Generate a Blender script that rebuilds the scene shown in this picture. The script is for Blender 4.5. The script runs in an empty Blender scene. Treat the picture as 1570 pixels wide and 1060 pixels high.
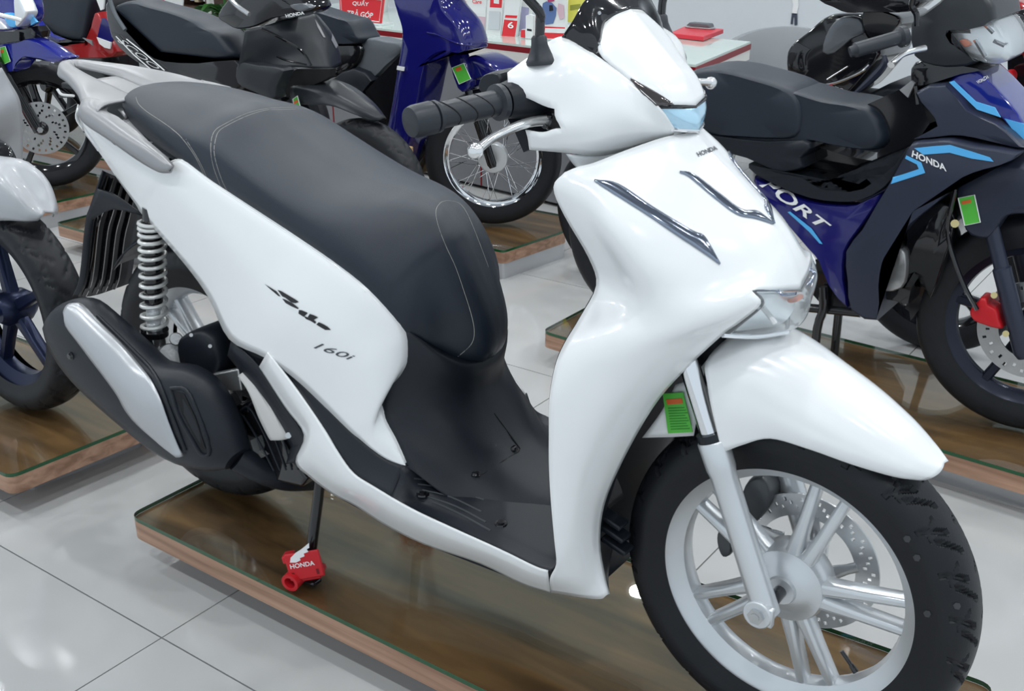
import bpy, bmesh, math, random
import numpy as np
from mathutils import Vector, Matrix
from mathutils.bvhtree import BVHTree
random.seed(7)
S = bpy.context.scene
COL = S.collection
PI = math.pi
# ------------------------------------------------------------------ camera
CAM = (0.498, -1.442, 1.280); YAW, PITCH, ROLL, FPX = math.radians(35.83), math.radians(22.30), math.radians(-0.18), 1680.0
FW = Vector((-math.sin(YAW)*math.cos(PITCH), math.cos(YAW)*math.cos(PITCH), -math.sin(PITCH)))
_rt = Vector((math.cos(YAW), math.sin(YAW), 0)); _up = _rt.cross(FW)
RT = _rt*math.cos(ROLL)+_up*math.sin(ROLL); UP = -_rt*math.sin(ROLL)+_up*math.cos(ROLL)
CP = Vector(CAM)
cd = bpy.data.cameras.new('camera'); co = bpy.data.objects.new('camera', cd); COL.objects.link(co)
cd.sensor_fit = 'HORIZONTAL'; cd.sensor_width = 36.0; cd.lens = 36.0*FPX/1570.0; cd.clip_start = 0.05; cd.clip_end = 100
co.matrix_world = Matrix((( RT.x, UP.x, -FW.x, CP.x), (RT.y, UP.y, -FW.y, CP.y), (RT.z, UP.z, -FW.z, CP.z), (0,0,0,1)))
S.camera = co
# ------------------------------------------------------------------ world, light, exposure
W = bpy.data.worlds.new('daylight'); S.world = W; W.use_nodes = True
bg = W.node_tree.nodes['Background']; bg.inputs[0].default_value = (0.80, 0.91, 1.0, 1); bg.inputs[1].default_value = 0.66
S.view_settings.view_transform = 'Standard'; S.view_settings.look = 'None'; S.view_settings.gamma = 1.0
S.view_settings.exposure = 0.38
try: S.view_settings.use_curve_mapping = False
except Exception: pass
def area_light(name, loc, size, energy, rot=(0,0,0), color=(1,1,1)):
    l = bpy.data.lights.new(name, 'AREA'); l.shape = 'RECTANGLE'; l.size, l.size_y = size; l.energy = energy; l.color = color
    o = bpy.data.objects.new(name, l); COL.objects.link(o); o.location = loc; o.rotation_euler = rot; return o
# ------------------------------------------------------------------ helpers
def ray(px, py): return RT*((px-785)/FPX)+UP*((530-py)/FPX)+FW
def P(px, py, y):
    r = ray(px, py); return CP+r*((y-CP.y)/r.y)
def PX(px, py, x):
    r = ray(px, py); return CP+r*((x-CP.x)/r.x)
def PZ(px, py, z):
    r = ray(px, py); return CP+r*((z-CP.z)/r.z)
def V3(a): return P(*a) if not isinstance(a, Vector) else a
def Wd(x, y, z): return Vector((x, y, z))
MATS = {}
def mat(name, col, rough=0.5, metal=0.0, coat=0.0, spec=0.5, bump=0.0, bscale=200.0, var=0.0, vscale=6.0, emit=None, estr=1.0, trans=0.0, ior=1.45, alpha=1.0, flake=0.0, stretch=None):
    if name in MATS: return MATS[name]
    m = bpy.data.materials.new(name); m.use_nodes = True; nt = m.node_tree; b = nt.nodes['Principled BSDF']
    c = (col[0], col[1], col[2], 1)
    b.inputs['Base Color'].default_value = c; b.inputs['Roughness'].default_value = rough; b.inputs['Metallic'].default_value = metal
    b.inputs['Coat Weight'].default_value = coat; b.inputs['Coat Roughness'].default_value = 0.04
    b.inputs['Specular IOR Level'].default_value = spec; b.inputs['IOR'].default_value = ior
    b.inputs['Transmission Weight'].default_value = trans; b.inputs['Alpha'].default_value = alpha
    if emit: b.inputs['Emission Color'].default_value = (*emit, 1); b.inputs['Emission Strength'].default_value = estr
    tc = nt.nodes.new('ShaderNodeTexCoord'); src = tc.outputs['Object']
    if stretch:
        mp = nt.nodes.new('ShaderNodeMapping'); mp.inputs['Scale'].default_value = stretch; nt.links.new(src, mp.inputs['Vector']); src = mp.outputs['Vector']
    n = nt.nodes.new('ShaderNodeTexNoise'); n.inputs['Scale'].default_value = vscale; n.inputs['Detail'].default_value = 4; nt.links.new(src, n.inputs['Vector'])
    r = nt.nodes.new('ShaderNodeValToRGB'); v = max(var, 0.015)
    r.color_ramp.elements[0].position = 0.3; r.color_ramp.elements[1].position = 0.7
    r.color_ramp.elements[0].color = (*[max(0, q*(1-v)) for q in col], 1); r.color_ramp.elements[1].color = (*[min(1, q*(1+v)) for q in col], 1)
    nt.links.new(n.outputs['Fac'], r.inputs['Fac']); nt.links.new(r.outputs['Color'], b.inputs['Base Color'])
    if bump:
        n2 = nt.nodes.new('ShaderNodeTexNoise'); n2.inputs['Scale'].default_value = bscale; n2.inputs['Detail'].default_value = 2; nt.links.new(tc.outputs['Object'], n2.inputs['Vector'])
        bp = nt.nodes.new('ShaderNodeBump'); bp.inputs['Strength'].default_value = bump; bp.inputs['Distance'].default_value = 0.002
        nt.links.new(n2.outputs['Fac'], bp.inputs['Height']); nt.links.new(bp.outputs['Normal'], b.inputs['Normal'])
    MATS[name] = m; return m
def wood_mat(name, c1, c2, rough=0.45, coat=0.0, stretch=(1.2, 14, 30)):
    m = bpy.data.materials.new(name); m.use_nodes = True; nt = m.node_tree; b = nt.nodes['Principled BSDF']
    b.inputs['Roughness'].default_value = rough; b.inputs['Coat Weight'].default_value = coat; b.inputs['Coat Roughness'].default_value = 0.02
    tc = nt.nodes.new('ShaderNodeTexCoord'); mp = nt.nodes.new('ShaderNodeMapping'); mp.inputs['Scale'].default_value = stretch
    nt.links.new(tc.outputs['Object'], mp.inputs['Vector'])
    n = nt.nodes.new('ShaderNodeTexNoise'); n.inputs['Scale'].default_value = 1.6; n.inputs['Detail'].default_value = 6; n.inputs['Distortion'].default_value = 0.6
    nt.links.new(mp.outputs['Vector'], n.inputs['Vector'])
    r = nt.nodes.new('ShaderNodeValToRGB'); r.color_ramp.elements[0].position = 0.32; r.color_ramp.elements[1].position = 0.7
    r.color_ramp.elements[0].color = (*c1, 1); r.color_ramp.elements[1].color = (*c2, 1)
    nt.links.new(n.outputs['Fac'], r.inputs['Fac']); nt.links.new(r.outputs['Color'], b.inputs['Base Color']); return m
def tag(o, label, cat, group=None, kind=None):
    o['label'] = label; o['category'] = cat
    if group: o['group'] = group
    if kind: o['kind'] = kind
    return o
def empty(name, loc, label, cat, group=None):
    o = bpy.data.objects.new(name, None); COL.objects.link(o); o.location = loc; o.empty_display_size = 0.05
    tag(o, label, cat, group); return o
def attach(o, parent):
    if parent is None: return
    o.parent = parent
    if parent.type == 'EMPTY': o.matrix_parent_inverse = Matrix.Translation(parent.location).inverted()
def obj(name, vf, m, parent=None, smooth=True, solid=0.0, bevel=0.0, subsurf=0, auto=None, off=0.0, label=None, cat=None, group=None):
    v, f = vf
    me = bpy.data.meshes.new(name); me.from_pydata([tuple(p) for p in v], [], f); me.validate()
    bm = bmesh.new(); bm.from_mesh(me); bmesh.ops.remove_doubles(bm, verts=bm.verts, dist=1e-5)
    bmesh.ops.recalc_face_normals(bm, faces=bm.faces); bm.to_mesh(me); bm.free()
    me.materials.append(m)
    if smooth:
        for p in me.polygons: p.use_smooth = True
        try: me.set_sharp_from_angle(angle=math.radians(auto or 40))
        except Exception: pass
    o = bpy.data.objects.new(name, me); COL.objects.link(o)
    if solid:
        md = o.modifiers.new('thickness', 'SOLIDIFY'); md.thickness = solid; md.offset = off
    if bevel:
        md = o.modifiers.new('bevel', 'BEVEL'); md.width = bevel; md.segments = 2; md.limit_method = 'ANGLE'; md.angle_limit = math.radians(35)
    if subsurf:
        md = o.modifiers.new('sub', 'SUBSURF'); md.levels = subsurf; md.render_levels = subsurf
    attach(o, parent)
    if label: o['label'] = label
    if cat: o['category'] = cat
    if group: o['group'] = group
    return o
def join(*vfs):
    V, F = [], []
    for v, f in vfs:
        k = len(V); V += list(v); F += [tuple(i+k for i in q) for q in f]
    return V, F
def mir(vf): return [Vector((p[0], -p[1], p[2])) for p in vf[0]], [tuple(reversed(q)) for q in vf[1]]
def both(vf): return join(vf, mir(vf))
def xf(vf, M): return [M @ Vector(p) for p in vf[0]], vf[1]
def cr1(p, n, closed=False):
    N = len(p); out = []
    segs = N if closed else N-1
    g = (lambda i: p[i % N]) if closed else (lambda i: p[i] if 0 <= i < N else (p[0]*2-p[1] if i < 0 else p[N-1]*2-p[N-2]))
    for i in range(segs):
        a, b, c, d = g(i-1), g(i), g(i+1), g(i+2)
        for k in range(n):
            t = k/n; t2 = t*t; t3 = t2*t
            out.append(((b*2)+(c-a)*t+(a*2-b*5+c*4-d)*t2+(b*3-a-c*3+d)*t3)*0.5)
    if not closed: out.append(p[-1].copy())
    return out
def lin1(p, n):
    out = []
    for i in range(len(p)-1):
        for k in range(n): out.append(p[i].lerp(p[i+1], k/n))
    return out+[p[-1].copy()]
def net(rows, nu=4, nv=4, mask=None, closed=False):
    """Catmull-Rom surface through control rows; mask(r,c) True drops that control cell."""
    R = [[V3(a) for a in r] for r in rows]
    R = [cr1(r, nv, closed) for r in R]
    ncol = len(R[0])
    cols = [cr1([R[i][j] for i in range(len(R))], nu) for j in range(ncol)]
    nr = len(cols[0]); v = [cols[j][i] for i in range(nr) for j in range(ncol)]
    f = []
    cc = ncol if closed else ncol-1
    for i in range(nr-1):
        for j in range(cc):
            if mask and mask(i//nu, j//nv): continue
            j2 = (j+1) % ncol
            f.append((i*ncol+j, i*ncol+j2, (i+1)*ncol+j2, (i+1)*ncol+j))
    used = sorted({q for g in f for q in g}); mp = {q: k for k, q in enumerate(used)}
    return [v[q] for q in used], [tuple(mp[q] for q in g) for g in f]
def tube(pts, r, n=10, caps=True, closed=False):
    pts = [V3(p) for p in pts]; N = len(pts); v = []; f = []
    rr = r if isinstance(r, (list, tuple)) else [r]*N
    prev = None
    for i, p in enumerate(pts):
        if closed: t = pts[(i+1) % N]-pts[i-1]
        else: t = pts[min(i+1, N-1)]-pts[max(i-1, 0)]
        t.normalize()
        if prev is None:
            a = Vector((0, 0, 1)) if abs(t.z) < 0.9 else Vector((1, 0, 0)); u = t.cross(a).normalized()
        else: u = (prev-t*prev.dot(t)).normalized()
        prev = u; w = t.cross(u)
        for k in range(n):
            a = 2*PI*k/n; v.append(p+(u*math.cos(a)+w*math.sin(a))*rr[i])
    m = N if closed else N-1
    for i in range(m):
        for k in range(n):
            j = (i+1) % N; f.append((i*n+k, i*n+(k+1) % n, j*n+(k+1) % n, j*n+k))
    if caps and not closed: f += [tuple(range(n-1, -1, -1)), tuple((N-1)*n+k for k in range(n))]
    return v, f
def stube(pts, r, n=10, k=5, closed=False): 
    pts = [V3(p) for p in pts]; q = cr1(pts, k, closed)
    if isinstance(r, (list, tuple)):
        rv = cr1([Vector((x, 0, 0)) for x in r], k, closed); r = [x.x for x in rv]
    return tube(q, r, n, closed=closed)
def basis(axis):
    t = Vector(axis).normalized(); a = Vector((0, 0, 1)) if abs(t.z) < 0.9 else Vector((1, 0, 0)); u = a.cross(t).normalized(); return t, u, t.cross(u)
def lathe(prof, c, axis=(0, 1, 0), n=32, closed=False, a0=0.0, a1=2*PI):
    """profile [(radius, offset along axis)]"""
    t, u, w = basis(axis); c = Vector(c); full = abs(a1-a0-2*PI) < 1e-6; m = n if full else n+1; v = []; f = []
    for i in range(m):
        a = a0+(a1-a0)*i/n; d = u*math.cos(a)+w*math.sin(a)
        for r, o in prof: v.append(c+d*r+t*o)
    k = len(prof)
    for i in range(n):
        j = (i+1) % m
        for q in range(k if closed else k-1):
            q2 = (q+1) % k; f.append((i*k+q, i*k+q2, j*k+q2, j*k+q))
    return v, f
def cyl(a, b, r, n=16, r2=None):
    a, b = V3(a), V3(b); return tube([a, b], [r, r if r2 is None else r2], n)
def box(c, s, M=None):
    c = Vector(c); v = []
    for x in (-1, 1):
        for y in (-1, 1):
            for z in (-1, 1): v.append(Vector((x*s[0]/2, y*s[1]/2, z*s[2]/2)))
    if M: v = [M @ p for p in v]
    return [c+p for p in v], [(0,1,3,2),(4,6,7,5),(0,4,5,1),(2,3,7,6),(0,2,6,4),(1,5,7,3)]
def prism(poly, d):
    poly = [V3(p) for p in poly]; n = len(poly); d = Vector(d)
    return poly+[p+d for p in poly], [tuple(range(n-1, -1, -1)), tuple(range(n, 2*n))]+[(i, (i+1) % n, n+(i+1) % n, n+i) for i in range(n)]
def slab(pix, y, th, k=0):
    """outline given at the near lateral plane y, real thickness th behind it"""
    p = [P(a, b, y) for a, b in pix]
    if k: p = cr1(p, k, True)
    return prism(p, (0, th, 0))
def pillow(pix, y, th, rnd=0.03, inset=0.22, k=4, back=True):
    """rounded body: near outline pix (at plane y+rnd), face bulging to y, depth th"""
    o = [P(a, b, y+rnd) for a, b in pix]; o = cr1(o, k, True) if k else o
    n = len(o); c = sum(o, Vector())/n; v = []; f = []
    def ring(s, dy): 
        return [Vector((c.x+(p.x-c.x)*s, p.y+dy, c.z+(p.z-c.z)*s)) for p in o]
    steps = [(1-inset*(1-math.cos(a)), -rnd*math.sin(a)) for a in [PI/2*i/4 for i in range(5)]]
    rings = [ring(s, d) for s, d in reversed(steps)]
    if th > 2*rnd: rings.append(ring(1, th-2*rnd))
    if back: rings += [ring(s, th-2*rnd-d) for s, d in steps[1:]]
    for r in rings: v += r
    for i in range(len(rings)-1):
        for q in range(n): f.append((i*n+q, i*n+(q+1) % n, (i+1)*n+(q+1) % n, (i+1)*n+q))
    def cap(ri, s):
        base = len(v); m = [Vector((c.x+(p.x-c.x)*0.5, p.y, c.z+(p.z-c.z)*0.5)) for p in rings[ri]]; v.extend(m)
        cc = len(v); v.append(Vector((c.x, rings[ri][0].y, c.z)))
        for q in range(n):
            f.append((ri*n+q, ri*n+(q+1) % n, base+(q+1) % n, base+q)); f.append((base+q, base+(q+1) % n, cc))
    cap(0, 1); cap(len(rings)-1, -1)
    return v, f
def bvh(*vfs):
    v, f = join(*vfs); return BVHTree.FromPolygons([tuple(p) for p in v], f)
def hit(t, px, py, off=0.0015, y=None):
    r = ray(px, py).normalized(); loc, nor, idx, d = t.ray_cast(CP, r)
    if loc is None: return P(px, py, y) if y is not None else None
    if nor.dot(r) > 0: nor = -nor
    return loc+nor*off
def seam(t, pix, r=0.0015, k=4, n=6, off=0.0, closed=False, y=None):
    p = [Vector((a, b, 0)) for a, b in pix]; q = cr1(p, k, closed) if k > 1 else p
    h = [hit(t, a.x, a.y, off, y) for a in q]; h = [x for x in h if x is not None]
    return tube(h, r, n, closed=closed)
def decal(t, polys, off=0.0026, y=None, sub=3):
    V, F = [], []
    for poly in polys:
        q = []
        for i in range(len(poly)):
            a, b = poly[i], poly[(i+1) % len(poly)]
            for k in range(sub): q.append((a[0]+(b[0]-a[0])*k/sub, a[1]+(b[1]-a[1])*k/sub))
        h = [hit(t, a, b, off, y) if t else P(a, b, y) for a, b in q]
        if any(x is None for x in h): continue
        k = len(V); V += h; F.append(tuple(range(k, k+len(h))))
    return V, F
def text_mesh(s, bold=0.012, shear=0.0, sx=1.0):
    cu = bpy.data.curves.new('t', 'FONT'); cu.body = s; cu.offset = bold; cu.shear = shear; cu.resolution_u = 3
    o = bpy.data.objects.new('t', cu); COL.objects.link(o); dg = bpy.context.evaluated_depsgraph_get()
    me = bpy.data.meshes.new_from_object(o.evaluated_get(dg)); v = [Vector(p.co) for p in me.vertices]; f = [tuple(q.vertices) for q in me.polygons]
    bpy.data.objects.remove(o); bpy.data.curves.remove(cu); bpy.data.meshes.remove(me)
    x0 = min(p.x for p in v); x1 = max(p.x for p in v); y0 = min(p.y for p in v); y1 = max(p.y for p in v)
    return [((p.x-x0)/(x1-x0), (p.y-y0)/(y1-y0)) for p in v], f
def text_on(s, quad, t=None, y=None, off=0.0026, bold=0.012, shear=0.0):
    """quad: px corners top-left, top-right, bottom-right, bottom-left; letters laid on the surface there"""
    uv, f = text_mesh(s, bold, shear); V = []
    for a, b in uv:
        tl, tr, br, bl = quad
        x = (tl[0]*(1-a)+tr[0]*a)*b+(bl[0]*(1-a)+br[0]*a)*(1-b); z = (tl[1]*(1-a)+tr[1]*a)*b+(bl[1]*(1-a)+br[1]*a)*(1-b)
        h = hit(t, x, z, off, y) if t else P(x, z, y)
        if h is None: h = P(x, z, y if y is not None else 0)
        V.append(h)
    return V, f
def text_plane(s, o, ux, uz, off=0.0, bold=0.01):
    uv, f = text_mesh(s, bold); return [Vector(o)+Vector(ux)*a+Vector(uz)*b for a, b in uv], f
# ------------------------------------------------------------------ materials
WHITE = mat('pearl_white_paint', (0.86, 0.87, 0.87), 0.22, coat=0.7, spec=0.5, var=0.01)
SILVER = mat('satin_silver_paint', (0.30, 0.30, 0.31), 0.36, metal=0.3, var=0.02)
ALU = mat('painted_alloy_silver', (0.68, 0.70, 0.72), 0.30, metal=0.6, var=0.02)
CHROME = mat('bright_chrome', (0.85, 0.86, 0.88), 0.06, metal=1.0)
STEEL = mat('brushed_steel', (0.55, 0.56, 0.57), 0.28, metal=1.0, var=0.05, vscale=40)
CAST = mat('cast_aluminium', (0.50, 0.50, 0.50), 0.42, metal=0.9, var=0.1, vscale=30, bump=0.2)
BLACK = mat('black_textured_plastic', (0.011, 0.014, 0.020), 0.42, spec=0.4, var=0.08, bump=0.12, bscale=700)
GLOSS = mat('gloss_black_plastic', (0.008, 0.008, 0.010), 0.08, coat=0.6)
RUBBER = mat('tyre_rubber', (0.010, 0.011, 0.014), 0.46, spec=0.4, var=0.12, vscale=18, bump=0.1, bscale=300)
GRIPM = mat('grip_rubber', (0.022, 0.026, 0.034), 0.42, bump=0.05, bscale=400)
SEATM = mat('seat_leatherette', (0.013, 0.019, 0.030), 0.40, var=0.05, bump=0.22, bscale=900)
STITCH = mat('grey_stitching', (0.34, 0.33, 0.30), 0.8)
DARK = mat('dark_gap', (0.004, 0.004, 0.005), 0.7)
SMOKE = mat('smoked_lens', (0.06, 0.05, 0.05), 0.06, coat=1.0, metal=0.3)
LENS = mat('clear_lamp_lens', (0.95, 0.98, 1.0), 0.03, trans=0.92, ior=1.35)
REFL = mat('lamp_reflector', (0.93, 0.95, 0.97), 0.28, metal=0.6)
BLUELENS = mat('blue_tint_reflector', (0.50, 0.76, 0.93), 0.12, metal=0.4, coat=1.0)
AMBER = mat('amber_lens', (0.75, 0.16, 0.05), 0.15)
RED = mat('red_plastic', (0.55, 0.012, 0.02), 0.4)
REDP = mat('red_paint', (0.33, 0.008, 0.010), 0.15, coat=0.6)
REDB = mat('bright_red_print', (0.70, 0.03, 0.04), 0.45)
GREENL = mat('green_label', (0.10, 0.52, 0.06), 0.4)
ORANGEL = mat('orange_label_band', (0.75, 0.14, 0.03), 0.4)
PRINTW = mat('white_print', (0.85, 0.85, 0.85), 0.4)
PRINTK = mat('black_print', (0.012, 0.012, 0.014), 0.3)
PRINTG = mat('grey_print', (0.07, 0.075, 0.085), 0.35)
LABELW = mat('label_white', (0.80, 0.82, 0.80), 0.45)
MBLACK = mat('matt_black_paint', (0.020, 0.023, 0.028), 0.36, spec=0.5, var=0.05)
MNAVY = mat('matt_navy_paint', (0.026, 0.032, 0.055), 0.34, metal=0.1, var=0.05)
NAVY = mat('deep_blue_paint', (0.008, 0.008, 0.13), 0.12, coat=0.8)
ROYAL = mat('royal_blue_paint', (0.010, 0.016, 0.23), 0.14, coat=0.8)
CYAN = mat('sky_blue_decal', (0.10, 0.45, 0.85), 0.3)
GREYP = mat('silver_grey_paint', (0.42, 0.43, 0.45), 0.38, metal=0.15, coat=0.15)
GREYPL = mat('grey_plastic', (0.115, 0.13, 0.145), 0.5, bump=0.1)
BLUEM = mat('blue_anodised', (0.04, 0.07, 0.20), 0.3, metal=0.6)
# ------------------------------------------------------------------ room
FZ = -0.12
TILE = 0.777
tile_m = mat('polished_porcelain_tile', (0.47, 0.47, 0.465), 0.10, var=0.03, vscale=1.5, spec=0.5)
grout_m = mat('grey_grout', (0.20, 0.20, 0.20), 0.8)
wall_m = mat('painted_wall', (0.66, 0.69, 0.72), 0.6, var=0.02)
ceil_m = mat('ceiling_paint', (0.42, 0.43, 0.45), 0.7)
def struct(name, vf, m, **k):
    o = obj(name, vf, m, None, smooth=False, **k); o['kind'] = 'structure'; return o
X0, X1, Y0, Y1 = -8.2, 3.1, -2.7, 5.6
fl = struct('floor', box(((X0+X1)/2, (Y0+Y1)/2, FZ-0.055), (X1-X0, Y1-Y0, 0.10)), grout_m)
tm = None; ox, oy = -1.164, -0.366
for i in range(-9, 6):
    for j in range(-3, 8):
        cx, cy = ox+(i+0.5)*TILE, oy+(j+0.5)*TILE
        if not (X0+0.3 < cx < X1-0.3 and Y0+0.3 < cy < Y1-0.3): continue
        if tm is None:
            o = obj('tile', box((0, 0, -0.004), (TILE-0.0035, TILE-0.0035, 0.008)), tile_m, fl, smooth=False); tm = o.data
        else:
            o = bpy.data.objects.new('tile', tm); COL.objects.link(o); o.parent = fl
        o.location = (cx, cy, FZ)
struct('wall_back', box(((X0+X1)/2, Y1+0.05, 1.45), (X1-X0, 0.1, 3.2)), wall_m)
struct('wall_left', box((X0-0.05, (Y0+Y1)/2, 1.45), (0.1, Y1-Y0, 3.2)), wall_m)
struct('ceiling', box(((X0+X1)/2, (Y0+Y1)/2, 3.02), (X1-X0, Y1-Y0, 0.06)), ceil_m)
lamp_face = mat('lamp_diffuser_glow', (1, 1, 1), 0.5, emit=(0.94, 0.98, 1.0), estr=225.0)
lamp_ring = mat('lamp_trim_white', (0.8, 0.8, 0.8), 0.4)
n = 0
for x in (-6.6, -5.2, -3.8, -2.4, -1.0, 0.4, 1.8):
    for y in (-1.6, -0.2, 1.2, 2.6, 4.0):
        r = empty('ceiling_downlight', (x, y, 2.99), 'small round white recessed downlight in the showroom ceiling', 'ceiling light', 'downlights in rows across the ceiling')
        a = obj('trim_ring', lathe([(0.062, 0.0), (0.085, 0.0), (0.085, -0.012), (0.062, -0.008)], (x, y, 2.99), (0, 0, 1), 20, True), lamp_ring, r)
        obj('diffuser', lathe([(0.0005, -0.004), (0.062, -0.004)], (x, y, 2.99), (0, 0, 1), 20), lamp_face, r)
# ------------------------------------------------------------------ display platforms
wood_side = wood_mat('walnut_edge_veneer', (0.25, 0.13, 0.08), (0.50, 0.30, 0.20), 0.4)
wood_top = wood_mat('walnut_board', (0.11, 0.050, 0.026), (0.36, 0.165, 0.075), 0.35, stretch=(1.1, 9, 20))
edge_green = mat('glass_edge_green', (0.004, 0.075, 0.022), 0.15, coat=0.5)
plinth_m = mat('brushed_plinth_metal', (0.55, 0.56, 0.58), 0.32, metal=0.6, var=0.04)
def glass_mat():
    m = bpy.data.materials.new('tempered_glass_sheet'); m.use_nodes = True; nt = m.node_tree
    for nd in list(nt.nodes): nt.nodes.remove(nd)
    out = nt.nodes.new('ShaderNodeOutputMaterial'); mx = nt.nodes.new('ShaderNodeMixShader'); tr = nt.nodes.new('ShaderNodeBsdfTransparent'); gl = nt.nodes.new('ShaderNodeBsdfGlossy'); lw = nt.nodes.new('ShaderNodeLayerWeight'); pw = nt.nodes.new('ShaderNodeMath'); ma = nt.nodes.new('ShaderNodeMath')
    tr.inputs[0].default_value = (0.90, 0.95, 0.92, 1); gl.inputs['Roughness'].default_value = 0.015; lw.inputs[0].default_value = 0.5; pw.operation = 'POWER'; pw.inputs[1].default_value = 5.0; ma.operation = 'MULTIPLY_ADD'; ma.inputs[1].default_value = 0.93; ma.inputs[2].default_value = 0.05; nt.links.new(lw.outputs['Facing'], pw.inputs[0]); nt.links.new(pw.outputs[0], ma.inputs[0])
    ns = nt.nodes.new('ShaderNodeTexNoise'); ns.inputs['Scale'].default_value = 3.0
    bp = nt.nodes.new('ShaderNodeBump'); bp.inputs['Strength'].default_value = 0.01; nt.links.new(ns.outputs['Fac'], bp.inputs['Height']); nt.links.new(bp.outputs['Normal'], gl.inputs['Normal'])
    nt.links.new(ma.outputs[0], mx.inputs[0]); nt.links.new(tr.outputs[0], mx.inputs[1]); nt.links.new(gl.outputs[0], mx.inputs[2]); nt.links.new(mx.outputs[0], out.inputs[0]); return m
GLASS = glass_mat()
def rounded(poly, r, k=5):
    out = []; n = len(poly)
    for i in range(n):
        p, a, b = Vector(poly[i]), Vector(poly[i-1]), Vector(poly[(i+1) % n])
        u = (a-p).normalized(); w = (b-p).normalized()
        for q in range(k+1):
            t = q/k; out.append((p+u*r)*(1-t)**2+p*2*t*(1-t)+(p+w*r)*t*t)
    return out
def inset(poly, d):
    c = sum((Vector(p) for p in poly), Vector((0, 0)))/len(poly); out = []
    for p in poly:
        p = Vector(p); out.append(Vector((p.x-math.copysign(d, p.x-c.x), p.y-math.copysign(d, p.y-c.y))))
    return out
def platform(poly, label, ins, r=0.03, wood=0.045):
    poly = [Vector(p) for p in poly]; c = sum(poly, Vector((0, 0)))/len(poly)
    root = empty('display_platform', (c.x, c.y, FZ), label, 'platform', 'wooden display platforms with glass tops')
    R = rounded(poly, r)
    def lay(pts, z0, z1): return prism([Vector((p.x, p.y, z0)) for p in pts], (0, 0, z1-z0))
    w = obj('wood_board', lay(R, -0.010-wood, -0.010), wood_side, root, smooth=True, auto=30)
    w.data.materials.append(wood_top)
    for p in w.data.polygons:
        if p.normal.z > 0.9: p.material_index = 1
    g = obj('glass_top', lay(rounded(poly, r), -0.0095, 0.0), GLASS, root, smooth=True, auto=30, label='clear glass sheet with green edge')
    g.data.materials.append(edge_green)
    for p in g.data.polygons:
        if abs(p.normal.z) < 0.5: p.material_index = 1
    obj('plinth', lay(rounded(inset(poly, ins), 0.012), FZ, -0.010-wood), plinth_m, root, smooth=True, auto=30)
    return root
platform([(-1.445, -0.219), (0.276, -0.226), (0.276, 0.306), (-1.445, 0.245)], 'long low wooden platform with glass top under the white scooter', 0.075)
platform([(-3.75, -0.275), (-1.83, -0.275), (-1.805, 0.245), (-3.75, 0.245)], 'wooden platform with glass top under the silver scooter front wheel', 0.10)
platform([(-3.7, 1.862), (-1.926, 1.860), (-1.884, 2.24), (-2.03, 2.43), (-3.7, 2.43)], 'tall wooden platform with glass top under the spoked wheel of the navy motorbike', 0.004, r=0.02)
platform([(-1.325, 1.247), (0.55, 1.112), (0.55, 1.66), (-1.325, 1.79)], 'wooden platform with glass top under the dark blue motorbike with sky blue stripes', 0.06)
platform([(-3.72, 1.08), (-2.0, 1.08), (-2.0, 1.62), (-3.72, 1.62)], 'wooden platform with glass top under the matt black scooter', 0.08)
platform([(-5.9, 1.12), (-4.05, 1.12), (-4.02, 1.72), (-5.9, 1.72)], 'wooden platform with glass top under the royal blue motorbike', 0.004)
platform([(-5.9, 1.95), (-3.93, 1.95), (-3.93, 2.5), (-5.9, 2.5)], 'wooden platform with glass top under the red motorbike with a black seat', 0.004)
# ------------------------------------------------------------------ wheels
def tyre_vf(c, R, w, ri, groove=None, n=180, m=28, yaw=0.0):
    """R outer radius, w width, ri bead radius; groove(theta, s) -> depth, s in -1..1 across the tread"""
    prof = []
    h = R-ri
    for i in range(m+1):
        a = -PI*0.5*1.32+PI*1.32*i/m
        s = math.sin(a); cc = math.cos(a)
        y = w/2*math.copysign(abs(s)**0.9, s) if abs(a) <= PI/2 else w/2*math.copysign(1, s)*(1-0.22*(abs(a)-PI/2)/(PI*0.16))
        r = ri+h*0.45+h*0.55*math.copysign(abs(cc)**0.75, cc) if cc >= 0 else ri+h*0.45*(1-min(1, (abs(a)-PI/2)/(PI*0.16)))
        prof.append((r, y, a))
    v = []; f = []
    for i in range(n):
        th = 2*PI*i/n
        for r, y, a in prof:
            d = groove(th, y/(w/2)) if groove and r > ri+h*0.5 else 0
            v.append(Vector(((r-d)*math.cos(th), y, (r-d)*math.sin(th))))
    k = len(prof)
    for i in range(n):
        j = (i+1) % n
        for q in range(k-1): f.append((i*k+q, i*k+q+1, j*k+q+1, j*k+q))
    M = Matrix.Translation(c) @ Matrix.Rotation(yaw, 4, 'Z')
    return xf((v, f), M)
def wmat(c, yaw): return Matrix.Translation(c) @ Matrix.Rotation(yaw, 4, 'Z')
def rim_vf(ri, w, n=72):
    h = w/2
    p = [(ri+0.014, -h), (ri+0.014, -h+0.004), (ri+0.002, -h+0.006), (ri-0.004, -h+0.014), (ri-0.016, -h*0.35), (ri-0.016, h*0.35), (ri-0.004, h-0.014), (ri+0.002, h-0.006), (ri+0.014, h-0.004), (ri+0.014, h), (ri+0.008, h+0.001), (ri-0.006, h-0.010), (ri-0.022, h*0.45), (ri-0.026, 0), (ri-0.022, -h*0.45), (ri-0.006, -h+0.010), (ri+0.008, -h-0.001)]
    return lathe(p, (0, 0, 0), (0, 1, 0), n, True)
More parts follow.
